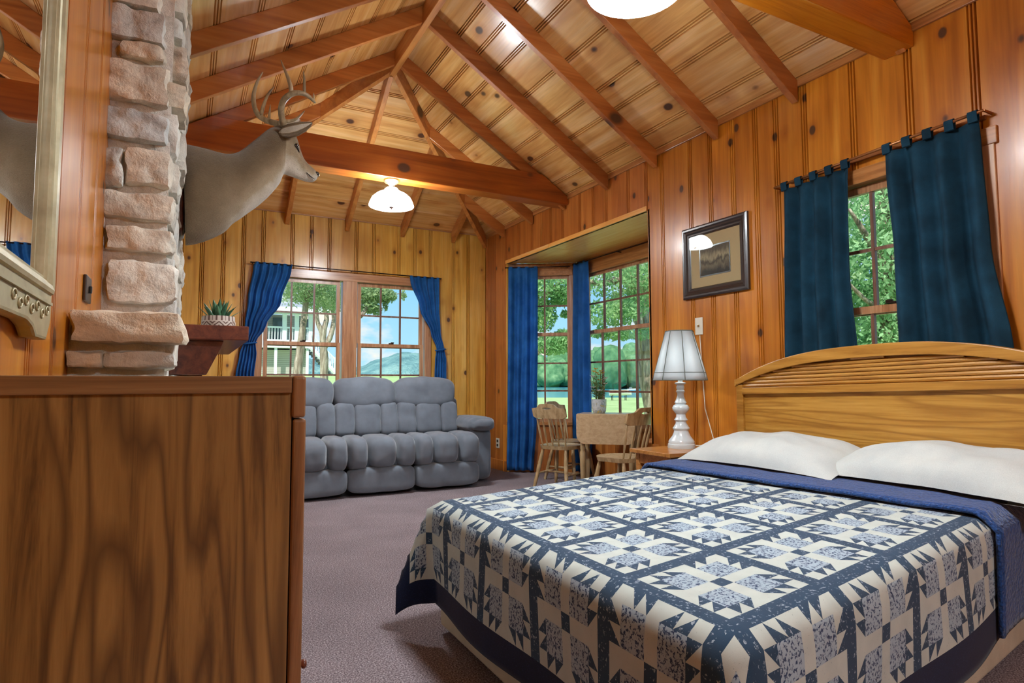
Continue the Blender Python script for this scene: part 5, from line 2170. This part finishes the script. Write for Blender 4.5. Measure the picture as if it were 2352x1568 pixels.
# light switch and outlet
sw = tag(empty('light_switch', (XR, 3.595, 1.545)), 'ivory toggle light switch plate beside the framed picture', 'light switch')
m = MB()
m.box((XR - 0.008, 3.555, 1.477), (XR - 0.0005, 3.635, 1.612))
m.build('plate', 'white_plastic', sw, bevel=0.003)
m = MB()
m.box((XR - 0.018, 3.590, 1.537), (XR - 0.008, 3.600, 1.556))
m.build('toggle', 'brass', sw, bevel=0.002)
oc = hit(1143, 1017, 0, XR - 0.005)
ou = tag(empty('wall_outlet', oc[:]), 'ivory wall outlet low on the wall beside the sofa arm', 'outlet')
m = MB()
m.box((XR - 0.007, oc.y - 0.045, oc.z - 0.062), (XR - 0.0005, oc.y + 0.045, oc.z + 0.062))
m.build('plate', 'white_plastic', ou, bevel=0.003)
for dz in (-0.027, 0.027):
    m = MB()
    m.box((XR - 0.010, oc.y - 0.02, oc.z + dz - 0.016), (XR - 0.007, oc.y + 0.02, oc.z + dz + 0.016))
    m.build('socket', 'slot', ou, bevel=0.001)

# ------------------------------------------------------------------ ceiling lamps
def ceiling_lamp(x, y, zt_l, label, lift=0.0):
    o = tag(empty('ceiling_lamp', (x, y, zt_l)), label, 'ceiling lamp', 'dome lamps under the tie beams')
    m = MB()
    m.lathe([(0.0, 0.0), (0.072, 0.0), (0.075, -0.012), (0.062, -0.026), (0.040, -0.032), (0.030, -0.045), (0.0, -0.045)][::-1], (x, y, zt_l), 24)
    m.build('canopy', 'brass', o, smooth=True, angle=50)
    m = MB()
    m.tube([(x, y, zt_l - 0.04), (x, y, zt_l - 0.085)], 0.010, 10)
    m.build('stem', 'brass', o, smooth=True)
    zt_l += lift
    m = MB()
    pr = [(0.035, -0.072), (0.05, -0.076), (0.062, -0.088), (0.06, -0.10), (0.09, -0.112), (0.14, -0.138), (0.178, -0.172), (0.198, -0.212), (0.206, -0.240), (0.208, -0.246), (0.202, -0.246), (0.19, -0.222), (0.17, -0.182), (0.13, -0.148), (0.08, -0.122), (0.035, -0.11)]
    m.lathe(pr[::-1], (x, y, zt_l), 40, cap=False)
    m.build('dome', 'dome', o, smooth=True)
    m = MB()
    m.lathe([(0.0, -0.258), (0.06, -0.257), (0.12, -0.253), (0.165, -0.246), (0.198, -0.238), (0.198, -0.234), (0.0, -0.236)], (x, y, zt_l), 40, cap=False)
    m.build('diffuser', 'diffuser', o, smooth=True)
    m = MB()
    m.lathe([(0.0, -0.282), (0.008, -0.278), (0.010, -0.268), (0.022, -0.262), (0.026, -0.258), (0.0, -0.256)], (x, y, zt_l), 14)
    m.build('finial', 'rod_dark', o, smooth=True)
    return o


ceiling_lamp(1.645, 5.547, 3.005, 'white dome ceiling lamp hanging from the far tie beam')
ceiling_lamp(1.64, 1.982, 2.980, 'glowing dome ceiling lamp cut off by the top edge of the photo', 0.035)
ceiling_lamp(1.645, -1.575, 2.965, 'added unseen dome ceiling lamp behind the camera, lighting the foreground')  # unseen lamp added to brighten the foreground
# ------------------------------------------------------------------ outdoors
def sstep(a, b, x):
    t = max(0.0, min(1.0, (x - a) / (b - a)))
    return t * t * (3 - 2 * t)


def pol(az, D, z=0.0):
    a = math.radians(az)
    return Vector((math.sin(a) * D, math.cos(a) * D, z))


def gz(az, D):
    A = 1 - sstep(20, 28, az)
    hi_ = -0.5 + 2.15 * sstep(9, 40, D)
    lo_ = -0.5 - 1.0 * sstep(9, 100, D)
    return A * hi_ + (1 - A) * lo_


M['grass'] = new_mat('lawn_grass', rough=0.95, spec=0.1)
_t = NT(M['grass'])
_v = _t.coord()
_c = _t.ramp(_t.noise(_v, 0.35, 5, 0.6), [(0.3, lin('94ae74')), (0.6, lin('aec68e')), (0.8, lin('c2d2a0'))])
_c = _t.mix(0.5, _c, _t.ramp(_t.noise(_v, 14, 3), [(0.3, (0.6, 0.65, 0.55, 1)), (0.7, (1.2, 1.2, 1.1, 1))]), 'MULTIPLY')
_t.color(_c)
M['water'] = new_mat('lake_water', lin('3f8fae'), 0.12, spec=0.6)
_t = NT(M['water'])
_n = _t.noise(_t.coord((0.25, 1.0, 1)), 0.6, 4, 0.6)
_t.bump(_n, 0.25, 0.3)


def leafmat(name, c1, c2, c3, sc_=3.0):
    mt_ = new_mat(name, rough=0.7, spec=0.2)
    t = NT(mt_)
    n = t.noise(t.coord(), sc_, 4, 0.6)
    t.color(t.ramp(n, [(0.3, c1), (0.5, c2), (0.72, c3)]))
    tr = t.n('BsdfTranslucent')
    t.l(t.ramp(n, [(0.3, c2), (0.72, c3)]), tr.inputs['Color'])
    mx = t.n('MixShader')
    mx.inputs[0].default_value = 0.45
    t.l(t.p.outputs[0], mx.inputs[1])
    t.l(tr.outputs[0], mx.inputs[2])
    t.l(mx.outputs[0], t.t.nodes['Material Output'].inputs['Surface'])
    return mt_


M['leaf_oak'] = leafmat('oak_leaves', lin('5c8c5c'), lin('88b47c'), lin('c0dca4'))
M['leaf_cedar'] = leafmat('cedar_needles', lin('6c8a68'), lin('93ac80'), lin('bccc9c'))
M['leaf_light'] = leafmat('maple_leaves', lin('74a878'), lin('a2cc9a'), lin('d2e8bc'), 2.0)
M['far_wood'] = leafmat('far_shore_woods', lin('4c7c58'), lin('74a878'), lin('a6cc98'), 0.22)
M['hill'] = new_mat('wooded_hill_haze_tint', rough=1.0, spec=0.0)
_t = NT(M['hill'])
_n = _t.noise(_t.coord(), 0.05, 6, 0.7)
_t.color(_t.ramp(_n, [(0.3, lin('567e84')), (0.5, lin('749c9e')), (0.7, lin('98bab4'))]))  # distance haze is mixed into this blue-green base colour
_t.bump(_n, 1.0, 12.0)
M['bark'] = new_mat('cedar_bark', rough=0.95, spec=0.1)
_t = NT(M['bark'])
_n = _t.noise(_t.coord((14, 14, 1.4)), 1.2, 5, 0.65)
_t.color(_t.ramp(_n, [(0.3, lin('5c5248')), (0.5, lin('9a8c7c')), (0.68, lin('cfc4b4'))]))
_t.bump(_n, 1.0, 0.05)

# lawn
m = MB()
NA_, ND_ = 60, 40
ds = [4.6 * (112 / 4.6) ** (k / ND_) for k in range(ND_ + 1)]
m.grid(lambda u, v: pol(-25 + 130 * u, ds[int(round(v * ND_))], gz(-25 + 130 * u, ds[int(round(v * ND_))])), NA_, ND_)
tag(m.build('lawn', 'grass', smooth=True), 'sunlit green lawn sloping between the cabin, the white house and the lake', 'lawn', kind='stuff')
m = MB()
m.grid(lambda u, v: pol(18 + 85 * u, 96 + 420 * v, -1.55), 30, 6)
tag(m.build('lake', 'water', smooth=True), 'blue lake beyond the lawn', 'lake', kind='stuff')


def blobwood(name, label, cells, mat, kind='stuff'):
    m = MB()
    for (az, D, z0, h, r) in cells:
        c = pol(az, D, z0 + h * 0.5)
        s_ = az * 7.7 + D
        m.puff(c, (r, r, h * 0.55), 2.2, 6, r * 0.30, 1.6 / r, seed=s_)
    return tag(m.build(name, mat, smooth=True), label, 'woods', kind=kind)


random.seed(5)
cells = []
az = 27.0
while az < 75:
    for row in range(3):
        h = random.uniform(10, 17) * (1 + 0.45 * row)
        cells.append((az + random.uniform(-0.5, 0.5), 430 + row * 22 + random.uniform(-8, 8), -1.6, h, random.uniform(6, 10)))
    az += 0.8
for k in range(60):
    az = random.uniform(34.0, 48)
    cells.append((az, 300 + random.uniform(-10, 30), -1.6, random.uniform(12, 21) * (0.85 if az < 36 else 1.0), random.uniform(5, 8)))
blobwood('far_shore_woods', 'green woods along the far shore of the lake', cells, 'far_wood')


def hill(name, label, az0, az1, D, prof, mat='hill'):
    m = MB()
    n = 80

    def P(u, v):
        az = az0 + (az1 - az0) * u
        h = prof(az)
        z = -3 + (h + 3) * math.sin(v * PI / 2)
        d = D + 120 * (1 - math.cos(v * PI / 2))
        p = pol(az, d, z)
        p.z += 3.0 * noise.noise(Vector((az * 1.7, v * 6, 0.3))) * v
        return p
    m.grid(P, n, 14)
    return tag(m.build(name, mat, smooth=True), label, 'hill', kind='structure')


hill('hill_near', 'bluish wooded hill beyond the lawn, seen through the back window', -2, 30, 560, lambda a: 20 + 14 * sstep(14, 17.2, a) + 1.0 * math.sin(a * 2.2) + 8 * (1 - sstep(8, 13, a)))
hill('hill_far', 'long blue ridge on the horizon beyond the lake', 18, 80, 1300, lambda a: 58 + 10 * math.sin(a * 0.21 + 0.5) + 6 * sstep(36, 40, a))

# ---- trees
def leaves(m, c, rad, n, size, flat=0.0, rnd=random):
    c, rad = Vector(c), Vector(rad)
    for _ in range(n):
        while True:
            p = Vector((rnd.uniform(-1, 1), rnd.uniform(-1, 1), rnd.uniform(-1, 1)))
            if p.length < 1:
                break
        q = c + Vector((p.x * rad.x, p.y * rad.y, p.z * rad.z))
        d = Vector((rnd.gauss(0, 1), rnd.gauss(0, 1), rnd.gauss(0, 1) - 0.3)).normalized()
        e_ = d.cross(Vector((rnd.gauss(0, 1), rnd.gauss(0, 1), rnd.gauss(0, 1)))).normalized()
        s_ = size * rnd.uniform(0.6, 1.3)
        m.add([q - d * s_, q + e_ * s_ * 0.45, q + d * s_, q - e_ * s_ * 0.45], [(0, 1, 2, 3)])


def tree(name, label, base, limbs, clusters, leaf_mat, leaf_size, seed=1, group=None, bark='bark'):
    rnd = random.Random(seed)
    o = tag(empty(name, base), label, 'tree', group)
    for i, (pts, r) in enumerate(limbs):
        m = MB()
        path = [Vector(p) for p in pts]
        P2, R2 = [], []
        for k in range(len(path) - 1):
            p0, p1, p2, p3 = path[max(0, k - 1)], path[k], path[k + 1], path[min(len(path) - 1, k + 2)]
            for q in range(5):
                t = q / 5
                P2.append(cr(p0, p1, p2, p3, t))
                R2.append((r[k] + (r[k + 1] - r[k]) * t) * rnd.uniform(0.93, 1.07))
        P2.append(path[-1])
        R2.append(r[-1])
        m.tube(P2, R2, 10)
        m.build('trunk' if i == 0 else 'branch', bark, o, smooth=True)
    m = MB()
    for c, rad, n in clusters:
        leaves(m, c, rad, int(n * 2.3), leaf_size * 0.62, rnd=rnd)
    f = m.build('foliage', leaf_mat, o, fix=False)
    f['kind'] = 'stuff'
    return o


B2 = lambda x, y: (580 + 0.18707 * x, 620 + 0.18707 * y)
hp_ = lambda x, y, Yp: hit(*B2(x, y), 1, Yp)
C6 = lambda x, y: (1140 + 0.24235 * x, 580 + 0.24235 * y)


def at_d(px, py, D):
    d = ray(px, py)
    return CAM + d * D


g0 = hp_(555, 1330, 17)
tree('cedar_tree', 'leaning cedar trunk with flaky pale bark in front of the white house', (g0.x, 17, 0.4),
     [([(g0.x - 0.02, 17, 0.1), hp_(556, 1270, 17), hp_(590, 980, 17), hp_(615, 720, 17), hp_(655, 420, 17), hp_(680, 120, 17), hp_(700, -200, 17)], [0.15, 0.13, 0.11, 0.085, 0.08, 0.07, 0.04]),
      ([hp_(660, 350, 17), hp_(780, 230, 16.6), hp_(950, 180, 16.4)], [0.04, 0.03, 0.01]),
      ([hp_(668, 300, 17), hp_(560, 210, 17.4), hp_(430, 160, 17.6)], [0.04, 0.03, 0.01])],
     [(hp_(540, 210, 17), (0.9, 0.8, 0.42), 800), (hp_(880, 230, 17), (0.95, 0.8, 0.55), 1500), (hp_(920, 400, 17), (0.6, 0.6, 0.32), 380), (hp_(700, 60, 17), (1.9, 1.2, 0.6), 1800), (hp_(480, 330, 17), (0.35, 0.4, 0.3), 120)], 'leaf_cedar', 0.06, 3)
g1 = hp_(880, 1200, 24)
tree('forked_tree', 'grey tree forking into three limbs beside the porch stairs', (g1.x, 24, 0.6),
     [([(g1.x, 24, 0.3), hp_(880, 1180, 24), hp_(870, 930, 24), hp_(850, 760, 24), hp_(800, 640, 24), hp_(790, 480, 24), hp_(850, 330, 24)], [0.17, 0.155, 0.135, 0.10, 0.08, 0.06, 0.035]),
      ([hp_(860, 880, 24), hp_(880, 720, 24), hp_(910, 580, 24), hp_(870, 420, 24), hp_(880, 250, 24)], [0.11, 0.10, 0.085, 0.06, 0.03]),
      ([hp_(880, 960, 24), hp_(960, 800, 24), hp_(1000, 600, 24), hp_(980, 420, 24), hp_(1040, 250, 24)], [0.11, 0.10, 0.085, 0.065, 0.035])],
     [(hp_(900, 250, 24), (1.6, 1.0, 0.7), 1500), (hp_(1000, 420, 24), (0.5, 0.6, 0.35), 250)], 'leaf_cedar', 0.08, 4)
g2 = Vector((hp_(1195, 700, 13).x + 1.2, 13, 0))
tree('pine_tree', 'pine branch with drooping needles hanging into the right half of the back window', (g2.x - 1.2, 13, -0.2),
     [([(g2.x - 1.25, 13, -0.3), (g2.x - 1.25, 13, 3.0), (g2.x - 1.2, 13, 5.2)], [0.12, 0.11, 0.08]),
      ([(g2.x - 1.2, 13, 3.2), hp_(1300, 560, 12), hp_(1440, 420, 12), hp_(1620, 320, 12), hp_(1800, 290, 12)], [0.09, 0.05, 0.035, 0.02, 0.008]),
      ([(g2.x - 1.2, 13, 3.9), hp_(1360, 330, 12), hp_(1600, 240, 12), hp_(1720, 280, 12)], [0.05, 0.03, 0.015, 0.006])],
     [(hp_(1400, 290, 12), (0.36, 0.4, 0.20), 900), (hp_(1560, 300, 12), (0.30, 0.4, 0.16), 500), (hp_(1430, 440, 12), (0.22, 0.3, 0.16), 300), (hp_(1680, 330, 12), (0.14, 0.3, 0.12), 140), (hp_(1630, 440, 12), (0.05, 0.1, 0.12), 40), (hp_(1850, 310, 12), (0.07, 0.1, 0.10), 40), (hp_(1530, 500, 12), (0.10, 0.2, 0.10), 60)], 'leaf_cedar', 0.055, 6)
# oak over the bay
b0 = at_d(1500, 930, 15.5)
tree('oak_tree', 'spreading oak with dark leaves seen through the front bay window', (b0.x, b0.y, -0.55),
     [([(b0.x + 0.2, b0.y - 0.2, -0.6), at_d(1498, 860, 15.5), at_d(1486, 770, 15.5), at_d(1472, 690, 15.5), at_d(1450, 620, 15.5), at_d(1425, 560, 15.5)], [0.42, 0.34, 0.28, 0.26, 0.24, 0.18]),
      ([at_d(1460, 650, 15.5), at_d(1440, 640, 15), at_d(1410, 645, 14.6), at_d(1375, 650, 14.2), at_d(1330, 640, 14)], [0.16, 0.13, 0.10, 0.07, 0.03]),
      ([at_d(1474, 690, 15.5), at_d(1490, 640, 15.2), at_d(1530, 600, 15)], [0.16, 0.12, 0.06])],
     [(at_d(1395, 640, 14), (1.0, 1.0, 0.40), 330), (at_d(1400, 718, 14), (0.70, 0.8, 0.34), 420), (at_d(1440, 700, 14.5), (0.5, 0.7, 0.4), 330), (at_d(1475, 640, 14.5), (0.55, 0.6, 0.5), 260), (at_d(1470, 765, 15), (0.35, 0.5, 0.18), 160), (at_d(1420, 770, 14), (0.4, 0.5, 0.12), 140), (at_d(1380, 765, 14), (0.18, 0.3, 0.12), 70), (at_d(1430, 600, 14), (1.4, 1.4, 0.35), 300)], 'leaf_oak', 0.10, 7, 'trees outside the bay')
b1 = at_d(1215, 930, 17)
tree('maple_tree', 'leafy green maple seen through the narrow angled bay window', (b1.x, b1.y, -0.55),
     [([(b1.x, b1.y, -0.6), at_d(1216, 850, 17), at_d(1218, 760, 17), at_d(1230, 660, 17), at_d(1240, 590, 17)], [0.25, 0.22, 0.2, 0.15, 0.1]),
      ([at_d(1218, 740, 17), at_d(1245, 690, 16.6), at_d(1272, 660, 16.4), at_d(1300, 640, 16)], [0.12, 0.08, 0.05, 0.02]),
      ([at_d(1216, 830, 17), at_d(1245, 800, 16.6), at_d(1275, 790, 16.4)], [0.09, 0.06, 0.02])],
     [(at_d(1262, 660, 16.5), (0.85, 0.8, 0.42), 700), (at_d(1296, 680, 16.5), (0.35, 0.5, 0.28), 350), (at_d(1248, 725, 16.5), (0.32, 0.5, 0.45), 450), (at_d(1300, 722, 16.5), (0.12, 0.2, 0.12), 50), (at_d(1270, 790, 16.5), (0.50, 0.6, 0.30), 500), (at_d(1292, 775, 16.5), (0.25, 0.4, 0.22), 250), (at_d(1255, 610, 16.5), (0.9, 0.9, 0.4), 350)], 'leaf_oak', 0.10, 8, 'trees outside the bay')
# dense tree outside the bedroom window
r0 = at_d(2060, 1000, 9.5)
tree('shade_tree', 'dense pale green tree filling the bedroom window', (r0.x, r0.y, -0.5),
     [([(r0.x, r0.y, -0.6), at_d(2050, 800, 9.6), at_d(2040, 640, 9.6), at_d(2030, 400, 9.6)], [0.2, 0.17, 0.14, 0.08]),
      ([at_d(2040, 660, 9.4), at_d(2000, 560, 9.0), at_d(1950, 480, 8.8)], [0.07, 0.05, 0.02]),
      ([at_d(2042, 620, 9.2), at_d(2090, 520, 9.0), at_d(2140, 430, 8.8)], [0.07, 0.05, 0.02]),
      ([at_d(2045, 720, 9.2), at_d(1990, 690, 9.0), at_d(1940, 640, 8.8)], [0.05, 0.035, 0.015])],
     [(at_d(2030, 480, 9.5), (1.2, 1.2, 0.7), 1900), (at_d(2030, 610, 9.5), (1.2, 1.2, 0.6), 2300), (at_d(2040, 740, 9.8), (1.2, 1.2, 0.7), 3200), (at_d(2040, 860, 9.8), (1.2, 1.2, 0.6), 2500), (at_d(2050, 350, 9.8), (1.4, 1.3, 0.7), 2200)], 'leaf_light', 0.085, 9)

# ---- white house with porch and stairs
M['h_white'] = new_mat('house_white_paint', lin('dfe6ea'), 0.7)
M['h_wall'] = new_mat('house_grey_siding', rough=0.85)
_t = NT(M['h_wall'])
_wv = _t.n('TexWave', wave_type='BANDS', bands_direction='Z')
_wv.inputs['Scale'].default_value = 3.0
_t.l(_t.coord(), _wv.inputs['Vector'])
_t.color(_t.ramp(_wv.outputs['Fac'], [(0.0, lin('96938c')), (0.3, lin('b4b0a8')), (1.0, lin('bcb8b0'))]))
M['h_roof'] = new_mat('house_shingle_roof', rough=0.9)
_t = NT(M['h_roof'])
_t.color(_t.ramp(_t.noise(_t.coord((3, 3, 8)), 2.5, 4, 0.6), [(0.3, lin('7c828e')), (0.7, lin('a4aab4'))]))
M['h_glass'] = new_mat('house_dark_window', lin('5a6468'), 0.1, spec=0.6)
HYp = 36.0
hx = lambda x, y: hp_(x, y, HYp)
house = tag(empty('white_house', hx(400, 1250)[:]), 'white raised house with a railed porch, grey roof and outside stairs', 'house')
xw0, xw1 = hx(-500, 700).x, hx(745, 700).x
zflo, zroof = hx(470, 920).z, hx(470, 505).z
zg = hx(470, 1255).z
m = MB()
m.box((xw0, HYp + 2.2, zflo), (xw1 - 0.3, HYp + 8, zroof))
m.build('upper_wall', 'h_wall', house)
m = MB()
m.box((xw0, HYp + 0.6, zg - 0.8), (xw1 - 0.2, HYp + 8, zflo - 0.25))
m.build('lower_wall', 'h_wall', house)
for xa, xb in ((-120, 60), (250, 370), (590, 700)):
    a, b = hx(xa, 650), hx(xb, 650)
    m = MB()
    m.box((a.x * 1.06, HYp + 2.1, hx(470, 860).z), (b.x * 1.06, HYp + 2.2, hx(470, 545).z))
    f_ = m.build('window', 'h_glass', house)
m = MB()
za = hx(470, 955).z
m.box((xw0, HYp - 0.1, za), (xw1, HYp + 2.3, zflo + 0.03))
m.build('porch_floor', 'h_white', house)
zr0, zr1 = hx(470, 525).z, hx(470, 495).z
m = MB()
m.box((xw0, HYp - 0.1, zr0 - 0.1), (xw1 + 0.2, HYp + 0.1, zr1))
m.build('porch_header', 'h_white', house)
m = MB()
zrt = hx(470, 290).z
xr_ = hx(900, 530).x
zre = hx(470, 500).z
vs_ = [(xw0 - 1, HYp - 0.6, zre), (xr_, HYp - 0.6, zre - 0.05), (xr_ - 1.7, HYp + 4.5, zrt + 1.2), (xw0 - 1, HYp + 4.5, zrt + 1.2), (xw0 - 1, HYp - 0.6, zre + 0.12), (xr_, HYp - 0.6, zre + 0.1), (xr_ - 1.7, HYp + 4.5, zrt + 1.4), (xw0 - 1, HYp + 4.5, zrt + 1.4)]
m.add(vs_, [(0, 1, 2, 3), (4, 7, 6, 5), (0, 4, 5, 1), (1, 5, 6, 2), (2, 6, 7, 3), (3, 7, 4, 0)])
m.build('roof', 'h_roof', house)
m = MB()
m.box((xw0 - 1, HYp - 0.66, zre - 0.12), (xr_ + 0.05, HYp - 0.58, zre + 0.14))
m.build('fascia', 'h_white', house)
for x in (-150, 150, 395, 545, 715):
    a = hx(x, 700)
    m = MB()
    m.box((a.x - 0.11, HYp, zflo), (a.x + 0.11, HYp + 0.2, zr0))
    m.build('porch_post', 'h_white', house)
ztr, zbr = hx(470, 705).z, hx(470, 865).z
for z in (ztr, zbr):
    m = MB()
    m.box((xw0, HYp + 0.02, z - 0.05), (xw1, HYp + 0.14, z + 0.04))
    m.build('porch_rail', 'h_white', house)
x = hx(-60, 780).x
while x < xw1:
    m = MB()
    m.box((x - 0.022, HYp + 0.05, zbr), (x + 0.022, HYp + 0.1, ztr))
    m.build('baluster', 'h_white', house)
    x += 0.155
for px_ in (285, 675):
    a = hx(px_, 1100)
    m = MB()
    m.box((a.x - 0.07, HYp, zg - 0.4), (a.x + 0.07, HYp + 0.14, za))
    m.build('pier', 'h_white', house)
# stairs
sa, sb = hx(700, 950), hx(1010, 1275)
ns_ = 11
for k in range(ns_):
    t = (k + 0.5) / ns_
    c = sa.lerp(sb, t)
    m = MB()
    m.box((c.x - 0.17, HYp - 0.1, c.z - 0.05), (c.x + 0.17, HYp + 1.1, c.z + 0.01))
    m.build('stair_tread', 'h_roof', house)
for yy in (HYp - 0.12, HYp + 1.1):
    for dz, r_ in ((0.0, 0.09), (0.80, 0.05), (0.18, 0.035)):
        m = MB()
        m.tube([(sa.x, yy, sa.z + dz), (sb.x, yy, sb.z + dz)], r_, 4)
        m.build('stringer' if dz == 0 else 'stair_rail', 'h_white', house)
    for k in range(14):
        c = sa.lerp(sb, (k + 0.5) / 14)
        m = MB()
        m.box((c.x - 0.02, yy - 0.02, c.z + 0.18), (c.x + 0.02, yy + 0.02, c.z + 0.8))
        m.build('stair_baluster', 'h_white', house)
m = MB()
m.box((sb.x - 0.06, HYp - 0.18, sb.z - 0.4), (sb.x + 0.06, HYp - 0.06, sb.z + 0.95))
m.build('newel_post', 'h_white', house)

# ---- boats
M['boat_white'] = new_mat('boat_white', lin('eef0ee'), 0.3)
M['boat_red'] = new_mat('boat_red', lin('c03a3a'), 0.3)


def boat_hull(m, o, U, V, Ln, wd, z0, z1, flare=0.0):
    secs = []
    n = 10
    for k in range(n + 1):
        t = k / n
        wv = wd * (1 - max(0.0, (t - 0.55) / 0.45) ** 2.0) * 0.5 + 0.01
        sec = []
        for q, (f, zz) in enumerate(((1.0, z1), (0.85, (z0 + z1) / 2), (0.3, z0))):
            sec.append((f * wv, zz + (0.10 * t ** 3)))
        secs.append([o + U * (t * Ln) + V * f + Z_ * zz for f, zz in sec] + [o + U * (t * Ln) - V * f + Z_ * zz for f, zz in sec[::-1]])
    vs_ = [p for s_ in secs for p in s_]
    fs = []
    for k in range(n):
        for q in range(6):
            q2 = (q + 1) % 6
            fs.append((6 * k + q, 6 * k + q2, 6 * k + 6 + q2, 6 * k + 6 + q))
    fs += [tuple(range(6)), tuple(range(6 * n + 5, 6 * n - 1, -1))]
    m.add(vs_, fs)


bp = at_d(1400, 914, 92)
bp.z = gz(36, 92) + 0.7
RU = Vector((_r.x, _r.y, 0)).normalized()
RV = Vector((-RU.y, RU.x, 0))
bo = tag(empty('lake_boat', bp[:]), 'white boat with a red stripe standing on a lift at the shore', 'boat')
m = MB()
boat_hull(m, bp, RU, RV, 3.3, 1.3, 0.0, 0.42)
m.build('hull', 'boat_white', bo, smooth=True, angle=50)
m = MB()
boat_hull(m, bp + Z_ * 0.44, RU, RV, 3.1, 1.24, 0.0, 0.10)
m.build('stripe', 'boat_red', bo, smooth=True, angle=50)
m = MB()
boat_hull(m, bp + Z_ * 0.55, RU, RV, 2.9, 1.1, 0.0, 0.30)
m.build('deck', 'boat_white', bo, smooth=True, angle=50)
m = MB()
for x in (0.4, 2.4):
    m.tube([bp + RU * x + RV * 0.5 + Z_ * -1.0, bp + RU * x + RV * 0.5 + Z_ * 0.1], 0.05, 6)
    m.tube([bp + RU * x - RV * 0.5 + Z_ * -1.0, bp + RU * x - RV * 0.5 + Z_ * 0.1], 0.05, 6)
m.build('lift_legs', 'rod_dark', bo)
m = MB()
m.tube([bp + RU * 0.6 + Z_ * 0.8, bp + RU * 0.5 + Z_ * 1.7, bp + RU * 1.4 + Z_ * 1.95, bp + RU * 2.6 + Z_ * 1.8, bp + RU * 2.9 + Z_ * 0.9], 0.03, 6)
m.build('canopy_frame', 'rod_dark', bo, smooth=True)
b2 = at_d(1442, 887, 200)
b2.z = -1.5
bo2 = tag(empty('motorboat', b2[:]), 'small white motorboat out on the lake', 'boat')
m = MB()
boat_hull(m, b2, RU, RV, 2.6, 1.3, 0.0, 0.7)
m.build('hull', 'boat_white', bo2, smooth=True)
m = MB()
m.puff(b2 + RU * 0.9 + Z_ * 0.95, (0.5, 0.45, 0.35), 3.0, 5)
m.build('cabin', 'h_glass', bo2, smooth=True)
